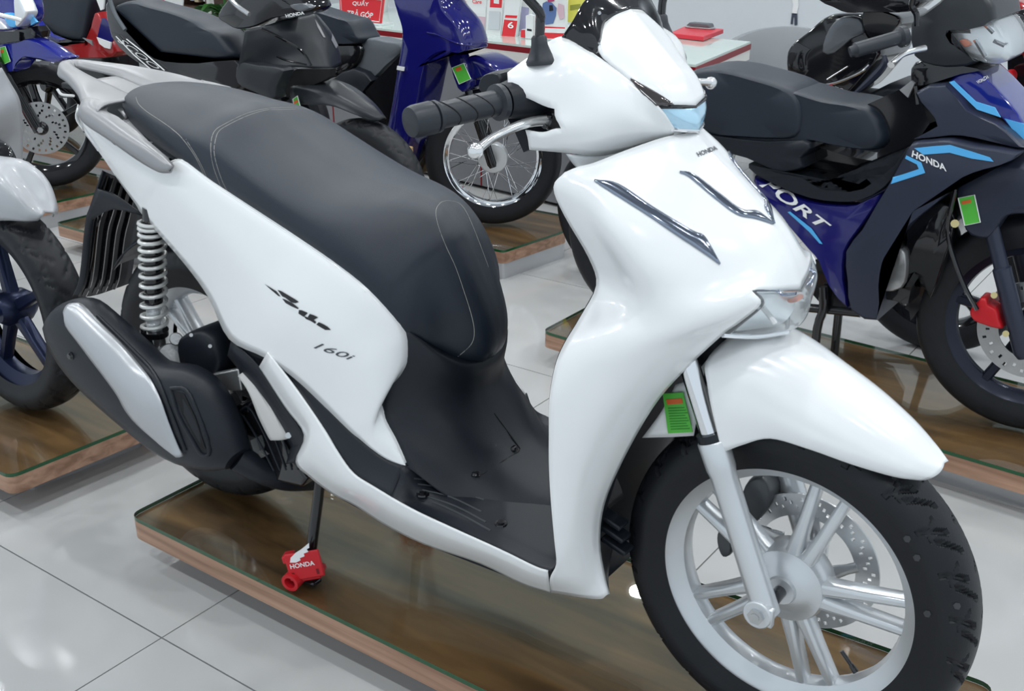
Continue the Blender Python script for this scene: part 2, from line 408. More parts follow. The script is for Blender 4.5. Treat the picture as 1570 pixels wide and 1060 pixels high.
def bar(a, b, wa, wb, da, db):
    """tapered flat bar between a and b in the xz plane: widths across, depths along y"""
    a, b = Vector(a), Vector(b); t = (b-a).normalized(); s = Vector((0, 1, 0)).cross(t).normalized(); v = []
    for p, w, d in ((a, wa, da), ((a+b)/2, (wa+wb)/2*0.85, (da+db)/2), (b, wb, db)):
        for sx, sy in ((-.5, -.32), (-.32, -.5), (.32, -.5), (.5, -.32), (.5, .32), (.32, .5), (-.32, .5), (-.5, .32)): v.append(p+s*w*sx+Vector((0, d*sy, 0)))
    f = [(i*8+k, i*8+(k+1) % 8, (i+1)*8+(k+1) % 8, (i+1)*8+k) for i in range(2) for k in range(8)]
    f += [tuple(range(7, -1, -1)), tuple(range(16, 24))]
    return v, f
def disc_vf(r0, r1, y, th, nt=120, nr=6, hole=None):
    v = []; f = []
    for s in (-1, 1):
        for i in range(nt):
            a = 2*PI*i/nt
            for j in range(nr+1):
                r = r0+(r1-r0)*j/nr; v.append(Vector((r*math.cos(a), y+s*th/2, r*math.sin(a))))
    N = nt*(nr+1)
    idx = lambda s, i, j: s*N+(i % nt)*(nr+1)+j
    h = lambda i, j: (j < 0 or j >= nr or (hole and hole(i % nt, j)))
    for i in range(nt):
        for j in range(nr):
            if h(i, j): continue
            f.append((idx(0, i, j), idx(0, i, j+1), idx(0, i+1, j+1), idx(0, i+1, j))); f.append((idx(1, i, j), idx(1, i+1, j), idx(1, i+1, j+1), idx(1, i, j+1)))
            if h(i, j-1): f.append((idx(0, i, j), idx(0, i+1, j), idx(1, i+1, j), idx(1, i, j)))
            if h(i, j+1): f.append((idx(0, i, j+1), idx(1, i, j+1), idx(1, i+1, j+1), idx(0, i+1, j+1)))
            if h(i-1, j): f.append((idx(0, i, j), idx(1, i, j), idx(1, i, j+1), idx(0, i, j+1)))
            if h(i+1, j): f.append((idx(0, i+1, j), idx(0, i+1, j+1), idx(1, i+1, j+1), idx(1, i+1, j)))
    return v, f
def groove_fn(nseg, depth, hw=0.0042):
    """slanted arrow grooves plus short cross cuts, repeated nseg times around"""
    period = 2*PI/nseg
    def g(th, s):
        a = abs(s)
        if a < 0.08 or a > 0.97: return 0
        sd = 0.5 if s > 0 else 0
        for sh, s0, s1, sl in ((0.0, 0.10, 0.80, 0.75), (0.55, 0.40, 0.96, 0.55), (0.98, 0.55, 0.90, -1.1)):
            if s0 < a < s1:
                c = (sh+sl*(a-s0)+sd) % 1.0
                u = ((th/period)-c) % 1.0; u = min(u, 1-u)
                if u*period*0.28 < hw: return depth
        return 0
    return g
HR = empty('motor_scooter', (-0.62, 0, 0), 'white motor scooter with black stitched seat and silver grab rail on the long wooden platform', 'scooter')
FWC = Vector((0, 0, 0.283))
fw = obj('front_wheel', xf(rim_vf(0.2035, 0.070), wmat(FWC, 0)), ALU, HR, label='silver alloy rim with five split spokes')
ftv = tyre_vf(FWC, 0.2828, 0.104, 0.203, groove_fn(24, 0.006), n=720, m=56)
obj('tyre', ftv, RUBBER, fw, label='black front tyre with arrow tread'); FTB = bvh(ftv)
for px, py in ((1391,827),(1406,856),(1422,942),(1467,930)):
    h = hit(FTB, px, py, .0008)
    if h: obj('tyre_mark', decal(FTB, [[(px-6,py-2),(px-2,py-6),(px+4,py-5),(px+6,py),(px+3,py+5),(px-3,py+4)]], .0008, 0, 2), mat('sidewall_mark', (.05, .05, .055), .5), fw, smooth=False)
for k in range(5):
    a = math.radians(76+72*k); vs = []
    for da, rr, off in ((-9.5, 0.190, -0.02), (6.0, 0.190, 0.0)):
        b = a+math.radians(da); a0 = a+math.radians(da*0.6)+(-0.22 if da < 0 else 0.12)
        vs.append(bar((0.042*math.cos(a0), -0.012, 0.042*math.sin(a0)), (rr*math.cos(b), 0, rr*math.sin(b)), 0.027, 0.017, 0.034, 0.030))
    obj('spoke', xf(join(*vs), wmat(FWC, 0)), ALU, fw, bevel=0.003, auto=50)
obj('hub', lathe([(0.0, -0.046), (0.022, -0.046), (0.024, -0.040), (0.040, -0.036), (0.044, -0.032), (0.060, -0.028), (0.064, -0.020), (0.064, 0.02), (0.052, 0.035), (0.03, 0.05), (0.0, 0.05)], FWC, (0, 1, 0), 40), ALU, fw)
obj('axle', cyl(Wd(0, -0.095, 0.283), Wd(0, 0.095, 0.283), 0.0105), GLOSS, fw)
dh = lambda i, j: (i % 6 in (1,) and j == 3) or (i % 6 == 3 and j == 4) or (i % 6 == 5 and j == 2)
obj('brake_disc', xf(disc_vf(0.082, 0.120, 0.058, 0.004, 144, 6, dh), wmat(FWC, 0)), STEEL, fw, smooth=False, label='drilled steel brake disc')
for a in [2*PI*i/5 for i in range(5)]: obj('disc_carrier', xf(bar((0.05*math.cos(a), 0.055, 0.05*math.sin(a)), (0.086*math.cos(a+.25), 0.057, 0.086*math.sin(a+.25)), 0.022, 0.016, 0.008, 0.006), wmat(FWC, 0)), STEEL, fw)
vp = FWC+Vector((math.cos(math.radians(-46))*0.172, -0.005, math.sin(math.radians(-46))*0.172)); vd = (FWC-vp).normalized()
obj('valve', tube([vp, vp+vd*0.012, vp+vd*0.013, vp+vd*0.038], [0.0055, 0.0045, 0.0035, 0.0035], 10), GLOSS, fw)
# fork
fk_ax = Vector((0, 0, 0.283)); rake = (P(1052, 540, -0.094)-P(1172, 925, -0.094)).normalized()
for s, nm in ((-1, 'R'), (1, 'L')):
    y = 0.094*s; b = Vector((P(1172, 930, -0.094).x, y, P(1172, 930, -0.094).z)); rk = Vector((rake.x, 0, rake.z)).normalized()
    L = (P(1075, 672, -0.094)-P(1172, 925, -0.094)).length
    leg = obj('fork_leg', tube([b-rk*0.016, b-rk*0.012, b+rk*0.03, b+rk*(L*0.55), b+rk*(L-0.055), b+rk*(L-0.045), b+rk*(L-0.002), b+rk*L], [0.014, 0.021, 0.0205, 0.0205, 0.0205, 0.0225, 0.0235, 0.022], 24), ALU, HR)
    obj('stanchion', cyl(b+rk*(L-0.01), b+rk*(L+0.21), 0.0155, 24), CHROME, leg, label='polished chrome fork tube')
    obj('dust_seal', cyl(b+rk*(L-0.001), b+rk*(L+0.012), 0.0215, 24), BLACK, leg)
    bolt_c = Vector((b.x-0.002, y+s*0.016, b.z-0.004))
    obj('axle_clamp', join(cyl(bolt_c-Vector((0, s*0.02, 0)), bolt_c+Vector((0, s*0.008, 0)), 0.023, 20), box(bolt_c+Vector((0.004, 0, 0)), (0.04, 0.012, 0.032))), ALU, leg, bevel=0.002)
    obj('axle_bolt', join(cyl(bolt_c, bolt_c+Vector((0, s*0.014, 0)), 0.013, 6), cyl(bolt_c, bolt_c+Vector((0, s*0.0155, 0)), 0.007, 12)), STEEL, leg)
# caliper (left leg, seen through the wheel) and its bracket
cal = obj('brake_caliper', join(pillow([(1140, 760), (1150, 735), (1170, 728), (1185, 750), (1180, 775), (1160, 800), (1145, 790)], 0.035, 0.07, 0.012, 0.15, 3), pillow([(1103, 815), (1112, 805), (1122, 815), (1124, 845), (1112, 852), (1104, 835)], 0.04, 0.05, 0.01, 0.15, 3)), mat('dark_caliper', (0.10, 0.105, 0.11), 0.4, metal=0.5), HR)
# front fender
fen_rows = [
 [(1150,500,0),(1115,520,-.05),(1083,555,-.085),(1085,590,-.1),(1091,625,-.105),(1098,655,-.106),(1106,690,-.103)],
 [(1200,519,0),(1160,535,-.055),(1122,565,-.09),(1116,600,-.1),(1113,630,-.104),(1112,655,-.104),(1114,691,-.101)],
 [(1250,545,0),(1205,560,-.055),(1167,585,-.085),(1152,610,-.094),(1146,635,-.098),(1141,658,-.098),(1138,682,-.095)],
 [(1300,578,0),(1260,597,-.052),(1220,620,-.08),(1205,640,-.088),(1196,652,-.091),(1188,663,-.091),(1181,672,-.089)],
 [(1350,615,0),(1315,634,-.048),(1280,655,-.073),(1265,670,-.08),(1256,678,-.083),(1248,684,-.083),(1240,688,-.081)],
 [(1400,660,0),(1372,675,-.04),(1345,690,-.06),(1332,700,-.067),(1324,706,-.069),(1316,710,-.069),(1308,712,-.068)],
 [(1432,695,0),(1415,705,-.028),(1398,715,-.043),(1388,722,-.049),(1382,726,-.05),(1376,729,-.05),(1370,730,-.049)],
 [(1447,711,0),(1445,718,-.012),(1439,726,-.020),(1431,731,-.026),(1425,733,-.028),(1419,735,-.029),(1412,736,-.029)]]
fen = both(net(fen_rows, 5, 4)); FEN = obj('front_fender', fen, WHITE, HR, solid=0.003)
rear_rows = [[(1150,500,0),(1115,520,-.05),(1083,555,-.085)], [(1085,530,0),(1070,560,-.05),(1062,580,-.075)], [(1060,590,0),(1045,610,-.05),(1036,625,-.072)], [(1040,650,0),(1005,662,-.05),(985,670,-.07)]]
frf = net([[P(1083,553,-.06), P(1075,600,-.06), P(1064,668,-.06)], [P(1060,580,-.062), P(1045,620,-.064), P(1025,670,-.064)], [P(1036,590,-.064), P(1015,630,-.066), P(985,671,-.068)]], 4, 4)
obj('fender_rear_flap', frf, WHITE, FEN, solid=0.003); obj('fender_rear_flap', mir(frf), WHITE, FEN, solid=0.003)
lab = obj('fuel_label', prism([P(1016,604,-.0705), P(1047,602,-.0705), P(1062,663,-.0705), P(1024,665,-.0705)], (0, .001, 0)), GREENL, FEN, smooth=False, label='green printed energy label with orange band')
obj('label_band', prism([P(1021,613,-.0712), P(1045,611,-.0712), P(1047,619,-.0712), P(1023,621,-.0712)], (0, .0006, 0)), ORANGEL, FEN, smooth=False)
for q in range(9):
    y0 = 626+q*4.0; x0 = 1022+q*0.55; obj('label_line', prism([P(x0+2,y0,-.0712), P(x0+27+(q%3)*2,y0-1.2,-.0712), P(x0+27+(q%3)*2,y0+.1,-.0712), P(x0+2,y0+1.3,-.0712)], (0,.0005,0)), mat('dark_green_print', (0.03,0.25,0.03), 0.5), FEN, smooth=False)
# apron (leg shield front)
ap_rows = [
 [(1066,204,0),(1040,207,-.031),(1012,213,-.060),(960,231,-.108),(912,250,-.148),(885,257,-.172),(866,264,-.188)],
 [(1087,232,0),(1064,243,-.035),(1035,258,-.078),(978,277,-.127),(915,284,-.172),(878,289,-.192),(849,287,-.200)],
 [(1138,287,0),(1112,300,-.040),(1072,319,-.085),(1012,336,-.140),(940,345,-.186),(900,341,-.183),(866,330,-.184)],
 [(1184,343,0),(1157,357,-.045),(1117,374,-.088),(1052,396,-.138),(976,403,-.181),(937,401,-.163),(903,394,-.153)],
 [(1212,394,0),(1187,406,-.045),(1147,424,-.089),(1078,443,-.137),(999,448,-.172),(955,448,-.150),(915,438,-.140)],
 [(1226,444,0),(1192,446,-.058),(1152,446,-.105),(1092,470,-.143),(1015,487,-.172),(942,492,-.176),(890,488,-.168)],
 [(1228,465,0),(1200,465,-.055),(1166,465,-.098),(1102,490,-.139),(1005,512,-.178),(925,518,-.194),(866,528,-.193)],
 [(1215,490,0),(1175,492,-.055),(1133,494,-.104),(1070,512,-.142),(985,535,-.184),(910,545,-.204),(852,562,-.209)],
 [(1190,510,0),(1155,512,-.055),(1108,512,-.110),(1050,530,-.145),(965,560,-.188),(900,575,-.208),(843,612,-.22)],
 [(1110,560,0),(1080,562,-.06),(1045,571,-.112),(1005,585,-.146),(940,610,-.189),(890,628,-.210),(842,665,-.222)],
 [(1060,620,0),(1040,625,-.06),(1000,625,-.113),(968,638,-.147),(918,662,-.189),(880,685,-.210),(842,715,-.222)],
 [(1020,700,0),(990,700,-.06),(955,704,-.117),(930,715,-.150),(895,735,-.189),(870,755,-.207),(845,775,-.221)],
 [(985,770,0),(955,770,-.065),(926,772,-.121),(910,780,-.152),(888,795,-.184),(868,812,-.203),(850,830,-.217)],
 [(980,830,0),(950,830,-.07),(919,830,-.124),(906,838,-.151),(888,848,-.178),(870,858,-.197),(853,866,-.212)],
 [(985,885,0),(955,883,-.075),(926,880,-.129),(912,886,-.148),(892,890,-.170),(868,890,-.190),(843,888,-.207)],
 [(990,920,0),(960,915,-.08),(934,911,-.134),(922,918,-.142),(895,916,-.152),(870,912,-.160),(845,908,-.168)]]
ap_mask = lambda r, c: r >= 5 and c < 2
apr = net(ap_rows, 4, 5, ap_mask); APR = obj('front_apron', both(apr), WHITE, HR, solid=0.003)
APB = bvh(both(apr))
def ribbon(t, a, b, off=0.002, k=5):
    A = cr1([Vector((x, y, 0)) for x, y in a], k); B = cr1([Vector((x, y, 0)) for x, y in b], k)
    v = []; f = []
    for p, q in zip(A, B):
        for u in (0, 0.25, 0.5, 0.75, 1.0):
            m = p.lerp(q, u); v.append(hit(t, m.x, m.y, off+(0.0016*math.sin(u*PI)), -.001))
    for i in range(len(A)-1):
        for j in range(4): f.append((i*5+j, i*5+j+1, (i+1)*5+j+1, (i+1)*5+j))
    return v, f
st1 = ribbon(APB, [(911,277),(947,283),(1000,318),(1060,354),(1080,364),(1103,404)], [(911,279),(930,292),(990,330),(1040,364),(1066,381),(1103,406)])
st2 = ribbon(APB, [(1041,264),(1062,268),(1100,296),(1135,322),(1160,325),(1184,343)], [(1041,266),(1056,273),(1092,303),(1128,330),(1157,337),(1184,345)])
dchrome = mat('dark_chrome_trim', (0.30, 0.34, 0.42), 0.10, metal=1.0)
for vf in (st1, st2):
    a = obj('chrome_strip', vf, dchrome, APR, solid=0.002); b = obj('chrome_strip', mir(vf), dchrome, APR, solid=0.002)
obj('brand_lettering', text_on('HONDA', [(1066,235.5),(1095,224.5),(1099,231),(1070,242)], APB, 0.0, bold=0.02), PRINTG, APR, smooth=False, label='dark HONDA lettering')
for pl in ([(985,231),(1008,243),(1041,263)],):
    sv = seam(APB, pl, 0.0011); obj('panel_seam', sv, mat('seam_grey', (0.35,0.36,0.37), 0.6), APR); obj('panel_seam', mir(sv), MATS['seam_grey'], APR)
# headlamp block under the nose
lamp_rows = [[(1226,445,0),(1192,446,-.058),(1152,446,-.105)], [(1240,460,0),(1206,460,-.056),(1166,466,-.098)], [(1238,481,0),(1190,485,-.06),(1133,495,-.104)], [(1225,499,0),(1172,506,-.06),(1108,513,-.111)], [(1207,508,0),(1160,515,-.055),(1112,516,-.102)]]
lv = both(net(lamp_rows, 4, 5)); LMP = obj('headlamp', lv, LENS, HR, solid=0.002, label='clear wide headlamp under the nose')
inn = [[P(a,b,c)+Vector((-0.022, 0.004 if c < 0 else 0, 0.002)) for a,b,c in r] for r in lamp_rows]
obj('reflector', both(net(inn, 4, 5)), REFL, LMP)
LB = bvh(lv)
obj('lamp_trim', both(ribbon(LB, [(1151,445),(1189,444),(1201,451),(1220,449)], [(1151,447),(1188,448),(1199,455),(1220,453)], 0.001)), dchrome, LMP, solid=0.001)
obj('lamp_light_bar', tube([P(1168,470,-.078), P(1178,482,-.068), P(1188,495,-.060)], 0.004, 8), PRINTW, LMP)
obj('turn_bulb', pillow([(1208,458),(1222,455),(1226,460),(1212,464)], -.022, .02, .006, .2, 3), AMBER, LMP)
obj('lamp_lower_rim', both(tube(cr1([P(1108,514,-.111), P(1160,516,-.056), P(1207,509,0.0)], 6), 0.004, 8)), CHROME, LMP)
# inner black leg shield, splash panel
isr = []
for i, r in enumerate(ap_rows[0:14]):
    o = V3(r[6]); d = (.002, .002, .002, .003, .004, .003, .003, .004, .003, .003, .003, .003, .003, .003)[i]
    dz = -.035 if i == 0 else 0
    isr.append([o+Vector((-.003, .006, dz*.4)), Vector((o.x-d, o.y*.88, o.z+dz)), Vector((o.x-.018, o.y*.55, o.z+dz)), Vector((o.x-.022, 0, o.z+dz))])
obj('inner_leg_shield', both(net(isr, 3, 4)), BLACK, HR, solid=0.004)
sp = []
for (px, py, y), bx in zip([(1045,571,-.1),(1000,625,-.105),(955,704,-.112),(926,772,-.118),(919,830,-.122),(926,880,-.128),(934,909,-.133)], (-.20,-.25,-.285,-.31,-.325,-.325,-.31)):
    e = P(px, py, y); sp.append([e+Vector((-.004, .003, 0)), Vector((min(e.x-.01, bx+.02), -.075, e.z-.004)), Vector((bx-.015, 0, e.z-.004))])
obj('splash_panel', both(net(sp, 4, 5)), BLACK, HR, solid=0.003)
rib = P(955,790,-.075)
for q in range(3):
    e = Vector((-.285+.006*q, -.078, .33-.022*q)); obj('splash_rib', box(e, (.05, .03, .009), Matrix.Rotation(.3, 4, 'Y').to_3x3()), BLACK, HR, bevel=.003)
# steering head dark volume
obj('steering_neck', cyl(Wd(-.13,0,.60), Wd(-.25,0,.90), 0.045, 20), BLACK, HR, bevel=.004)
# ------------------------------------------------------------------ handlebar cowl
cw_rows = [
 [(778,112,-.205),(810,89,-.178),(861,57,-.128),(911,84,-.105),(960,120,-.087),(1010,163,-.067),(1034,197,-.044)],
 [(779,125,-.21),(815,116,-.195),(868,103,-.165),(915,125,-.128),(960,150,-.098),(1003,180,-.066),(1034,200,-.042)],
 [(780,138,-.21),(812,152,-.203),(850,167,-.188),(910,168,-.145),(958,178,-.105),(1000,193,-.066),(1033,202,-.040)],
 [(806,199,-.205),(832,203,-.198),(860,197,-.186),(912,203,-.142),(956,203,-.100),(999,205,-.062),(1031,204,-.038)],
 [(812,229,-.195),(838,231,-.185),(872,234,-.162),(912,238,-.124),(948,233,-.092),(995,218,-.056),(1029,207,-.036)]]
cwl = net(cw_rows, 4, 5, lambda r, c: r == 2 and c < 2)
CW = obj('handlebar_cowl', both(cwl), WHITE, HR, solid=0.003, label='white handlebar cowl')
fc_rows = [[(927,36,-.060),(945,23,-.036),(966,15,0)], [(917,78,-.099),(950,62,-.064),(990,46,0)], [(960,119,-.086),(988,101,-.054),(1022,85,0)], [(990,145,-.072),(1017,131,-.05),(1048,122,0)], [(1009,163,-.066),(1036,163,-.045),(1066,163,0)]]
fcl = both(net(fc_rows, 4, 5)); obj('front_cowl', fcl, WHITE, HR, solid=0.003)
FCB = bvh(fcl, both(cwl))
vz = [[(911,85,-.105),(921,67,-.088),(927,37,-.060),(945,23,-.036),(966,15,0)], [(887,70,-.117),(902,46,-.102),(911,18,-.076),(929,4,-.042),(952,-3,0)], [(861,57,-.129),(878,32,-.115),(895,3,-.088),(915,-14,-.047),(937,-22,0)]]
VZ = obj('visor', both(net(vz, 4, 5)), GLOSS, HR, solid=0.003, label='dark smoked visor')
for a in ((870,62),(918,68),(919,20)):
    h = P(a[0], a[1], {870: -.124, 918: -.094, 919: -.070}[a[0]]); obj('visor_screw', cyl(h, h+Vector((-.004, .006, 0)), .0026, 8), STEEL, VZ)
sg = ribbon(FCB, [(966,121),(995,136),(1015,148),(1037,164)], [(966,123),(982,141),(995,152),(1006,162)], .0015)
for q in (sg, mir(sg)): obj('turn_signal_lens', q, SMOKE, CW, solid=.002, label='smoked turn signal lens')
pl_rows = [[(1008,164,-.066),(1036,164,-.045),(1066,164,0)], [(1017,180,-.058),(1045,181,-.038),(1072,181,0)], [(1028,197,-.045),(1050,199,-.028),(1071,200,0)]]
PLM = obj('position_lamp', both(net(pl_rows, 4, 5)), BLUELENS, HR, solid=.002, label='pale blue tinted position lamp')
obj('lamp_rim', both(tube(cr1([P(1008,164,-.066), P(1036,164,-.046), P(1066,164,0.001)], 5), .003, 8)), GLOSS, PLM)
obj('lamp_rim', both(tube(cr1([P(1028,198,-.045), P(1050,200,-.028), P(1071,201,0.001)], 5), .003, 8)), CHROME, PLM)
# lower neck cover and gap line between cowl and apron
nk = [[(868,236,-.165),(905,238,-.128),(950,232,-.09),(1000,218,-.05),(1032,209,0)], [(880,252,-.155),(910,254,-.122),(950,243,-.088),(1000,225,-.05),(1040,214,0)], [(893,262,-.15),(915,262,-.12),(955,250,-.085),(1005,230,-.05),(1050,220,0)]]
obj('neck_cover', both(net(nk, 3, 4)), mat('neck_grey_plastic', (0.62, 0.64, 0.65), 0.35), HR, solid=.003)
for s in (1, -1):
    g = tube(cr1([Wd(p.x, s*p.y, p.z) for p in (P(899,257,-.148), P(950,237,-.094), P(1000,217,-.055), P(1028,208,-.028))], 5), .0022, 6); obj('cowl_gap', g, DARK, HR)
# mirrors
for s in (-1, 1):
    def q(px, py, y): p = P(px, py, y); return Vector((p.x, p.y*-s, p.z))
    b0, b1 = q(829, 92, -.172), q(826, 54, -.172)
    ax = (b1-b0).normalized()
    bt = obj('mirror_boot', tube([b0-ax*.006, b0-ax*.001, b0+ax*.003, b0+ax*.010, b0+(b1-b0)*.6, b1-ax*.003, b1], [.021, .021, .018, .0150, .0115, .0105, .008], 20), GRIPM, HR, label='rubber mirror boot')
    st = obj('mirror_stem', stube([b1-ax*.01, q(828, 34, -.172), q(827, 18, -.175), q(806, -6, -.19), q(780, -40, -.21)], .0065, 12), GLOSS, bt)
    mc = q(770, -66, -.225); MR = Matrix.Rotation(math.radians(8*s), 3, 'Z')
    obj('mirror_head', xf(lathe([(0.0005, -.02), (.03, -.02), (.046, -.012), (.05, 0), (.046, .01), (.0005, .01)], (0, 0, 0), (1, 0, .05), 28), Matrix.Translation(mc) @ MR.to_4x4() @ Matrix.Diagonal((1, 1.25, .8, 1))), GLOSS, bt)
# grips, levers, switch housings
gi, go = P(782, 153, -.205), P(628, 188, -.365)
for s in (-1, 1):
    m = lambda p: Vector((p.x, p.y*-s, p.z))
    a, b = m(gi), m(go); d = (b-a); L = d.length; d.normalize()
    G = obj('grip', tube([a+d*.012, a+d*.015, a+d*.016, a+d*.024, a+d*.027, a+d*(L-.045), a+d*(L-.043), a+d*(L-.038), a+d*(L-.036)], [.014, .0235, .025, .025, .018, .0175, .0215, .0215, .016], 28), GRIPM, HR, label='ribbed black rubber grip')
    obj('bar_end', tube([a+d*(L-.037), a+d*(L-.034), a+d*(L-.008), a+d*(L-.001), a+d*L, a+d*(L-.0005), a+d*(L-.008)], [.019, .022, .0215, .0195, .0175, .0145, .0135], 28), GRIPM, G)
    obj('bar_end_screw', join(cyl(a+d*(L-.010), a+d*(L-.0065), .0130, 20), cyl(a+d*(L-.010), a+d*(L-.004), .006, 6)), mat('dark_screw', (.012, .012, .014), .3), G)
    t, u, w = basis(d)
    for k in range(3):
        c0 = L*.30+k*.028; pts = []
        for i in range(9):
            an = math.radians(-80+20*i) if s < 0 else math.radians(-80+20*i)
            pts.append(a+d*(c0+.010*math.sin((i-4)*.55))+(u*math.cos(an+.5)+w*math.sin(an+.5))*.0177)
        obj('grip_groove', tube(pts, .0011, 6), DARK, G)
    HS = obj('switch_housing', join(tube([a-d*.075, a-d*.06, a-d*.02, a+d*.012], [.026, .030, .030, .024], 20)), BLACK, HR)
    lv = [m(P(850,184,-.165)), m(P(815,187,-.2)), m(P(783,198,-.245)), m(P(752,214,-.295)), m(P(732,230,-.335))]
    LV = obj('brake_lever', stube(lv, [.008, .0072, .0066, .006, .0062], 12), mat('polished_alloy_lever', (.80, .80, .80), .18, metal=.85), HR, label='polished alloy brake lever')
    obj('lever_ball', lathe([(0.0005, -.011), (.006, -.0095), (.0105, -.004), (.0105, .004), (.006, .0095), (.0005, .011)], m(P(729,232,-.337)), (0, 0, 1), 16), MATS['polished_alloy_lever'], LV)
    obj('lever_perch', join(cyl(m(P(865,192,-.150)), m(P(838,184,-.178)), .013, 12), cyl(m(P(848,176,-.170)), m(P(848,198,-.170)), .010, 12)), GLOSS, HR)
    obj('cowl_inner_wall', prism([m(P(770,140,-.17)), m(P(790,120,-.15)), m(P(862,160,-.13)), m(P(875,200,-.12)), m(P(815,230,-.15)), m(P(800,195,-.17))], (0, .02*s*-1*-1, 0)), BLACK, HR, smooth=False)
obj('handlebar_tube', cyl(Wd(gi.x, gi.y+.02, gi.z), Wd(gi.x, -gi.y-.02, gi.z), .012), GLOSS, HR)
obj('cowl_rear_cover', pillow([(752,112),(778,110),(782,138),(770,150),(745,135)], -.2, .4, .02, .15, 3), BLACK, HR)
# ------------------------------------------------------------------ seat
def st(*a): return [Wd(*p) for p in a]
seat_rows = [
 st((-1.505,-.012,.882),(-1.507,-.012,.893),(-1.505,-.010,.903),(-1.500,-.006,.908),(-1.498,0,.909)),
 st((-1.462,-.073,.874),(-1.467,-.074,.890),(-1.462,-.064,.908),(-1.458,-.035,.919),(-1.456,0,.922)),
 st((-1.395,-.105,.859),(-1.397,-.107,.882),(-1.392,-.096,.904),(-1.388,-.055,.922),(-1.386,0,.928)),
 st((-1.285,-.137,.838),(-1.285,-.139,.864),(-1.282,-.126,.890),(-1.280,-.070,.916),(-1.280,0,.926)),
 st((-1.200,-.151,.821),(-1.200,-.153,.848),(-1.195,-.139,.877),(-1.192,-.075,.905),(-1.190,0,.915)),
 st((-1.115,-.158,.793),(-1.117,-.159,.828),(-1.118,-.145,.866),(-1.122,-.078,.897),(-1.125,0,.907)),
 st((-1.045,-.160,.771),(-1.045,-.163,.803),(-1.045,-.150,.838),(-1.052,-.080,.862),(-1.058,0,.872)),
 st((-.980,-.162,.753),(-.980,-.166,.783),(-.978,-.152,.812),(-.980,-.082,.832),(-.982,0,.839)),
 st((-.898,-.164,.728),(-.898,-.168,.757),(-.893,-.150,.785),(-.890,-.080,.804),(-.888,0,.811)),
 st((-.811,-.166,.699),(-.810,-.169,.732),(-.805,-.142,.768),(-.800,-.075,.790),(-.798,0,.797)),
 st((-.737,-.158,.657),(-.735,-.158,.706),(-.740,-.116,.757),(-.744,-.060,.783),(-.746,0,.790)),
 st((-.686,-.140,.597),(-.680,-.137,.652),(-.684,-.098,.723),(-.690,-.050,.765),(-.694,0,.776)),
 st((-.664,-.112,.569),(-.652,-.110,.621),(-.648,-.078,.689),(-.646,-.040,.726),(-.645,0,.737)),
 st((-.643,-.082,.542),(-.632,-.082,.580),(-.616,-.064,.632),(-.607,-.033,.660),(-.604,0,.668)),
 st((-.622,-.054,.521),(-.606,-.058,.547),(-.588,-.046,.582),(-.579,-.025,.599),(-.577,0,.604)),
 st((-.612,-.030,.513),(-.590,-.032,.527),(-.578,-.026,.545),(-.573,-.013,.553),(-.572,0,.556)),
 st((-.612,-.010,.508),(-.598,-.010,.512),(-.590,-.009,.518),(-.586,-.005,.521),(-.585,0,.522))]
sv = net(seat_rows, 5, 5); SEAT = obj('seat', both(sv), SEATM, HR, solid=0.003, label='black stitched dual seat')
SB = bvh(both(sv))
for pl in ([(209,150),(213,160),(226,172),(250,188),(275,207),(295,232),(308,255),(314,270)],
           [(286,214),(300,236),(311,256),(317,270)],
           [(460,166),(430,166),(405,168),(375,176),(345,191),(331,200),(325,213),(324,232),(328,255),(335,275),(341,290)],
           [(480,170),(465,168),(430,169),(407,170),(378,179),(349,193),(336,202),(331,214),(329,232),(333,252),(342,278),(352,297)],
           [(691,309),(683,309),(674,313),(668,325),(671,345),(682,375),(698,410),(712,450),(723,485),(727,510),(722,528),(706,543),(702,546)],
           [(691,309),(702,312),(712,322),(723,345),(735,375),(748,410)]):
    obj('stitch_line', seam(SB, pl, .00115, 5, 6, .0006), STITCH, SEAT)
obj('seat_base_rim', both(tube(cr1([r[0]+Vector((0, .006, -.006)) for r in seat_rows[:15]], 4), .006, 8)), BLACK, SEAT)
# ------------------------------------------------------------------ side body covers
def stn(top, bot, bulge=.012, n=5, lip=True):
    r = []
    for i in range(n):
        t = i/(n-1); r.append(P(top[0]+(bot[0]-top[0])*t, top[1]+(bot[1]-top[1])*t, top[2]+(bot[2]-top[2])*t-bulge*math.sin(PI*t)))
    if lip: r = [r[0]+Vector((0, .022, .001))]+r
    return r
bd = [stn((118,166,-.128),(128,201,-.118)), stn((150,200,-.142),(150,229,-.13),.004), stn((200,235,-.152),(185,280,-.135),.008), stn((248,257,-.158),(208,312,-.142),.01), stn((278,246,-.155),(222,333,-.145)), stn((326,281,-.162),(284,405,-.16)),
      stn((400,330,-.167),(321,457,-.172),.014), stn((450,363,-.169),(352,520,-.182),.015), stn((505,401,-.171),(406,548,-.196),.014), stn((560,448,-.164),(452,580,-.197),.014), stn((607,502,-.146),(500,625,-.194),.013),
      stn((619,550,-.142),(537,661,-.192),.012), stn((607,580,-.150),(552,673,-.190),.01), stn((582,610,-.161),(570,688,-.188),.006), stn((588,640,-.168),(590,702,-.185),.004), stn((605,676,-.174),(608,710,-.183),.002), stn((621,711,-.18),(622,714,-.181),0)]
bdn = net(bd, 4, 4)
for q, s in ((bdn, 0), (mir(bdn), 1)):
    SC = obj('side_cover', q, WHITE, HR, solid=.003, off=0, label='white side body cover')
    if s == 0: SCR = SC
BDB = bvh(bdn)
LG = lambda l: [(380+a/4.416, 400+b/4.416) for a, b in l]
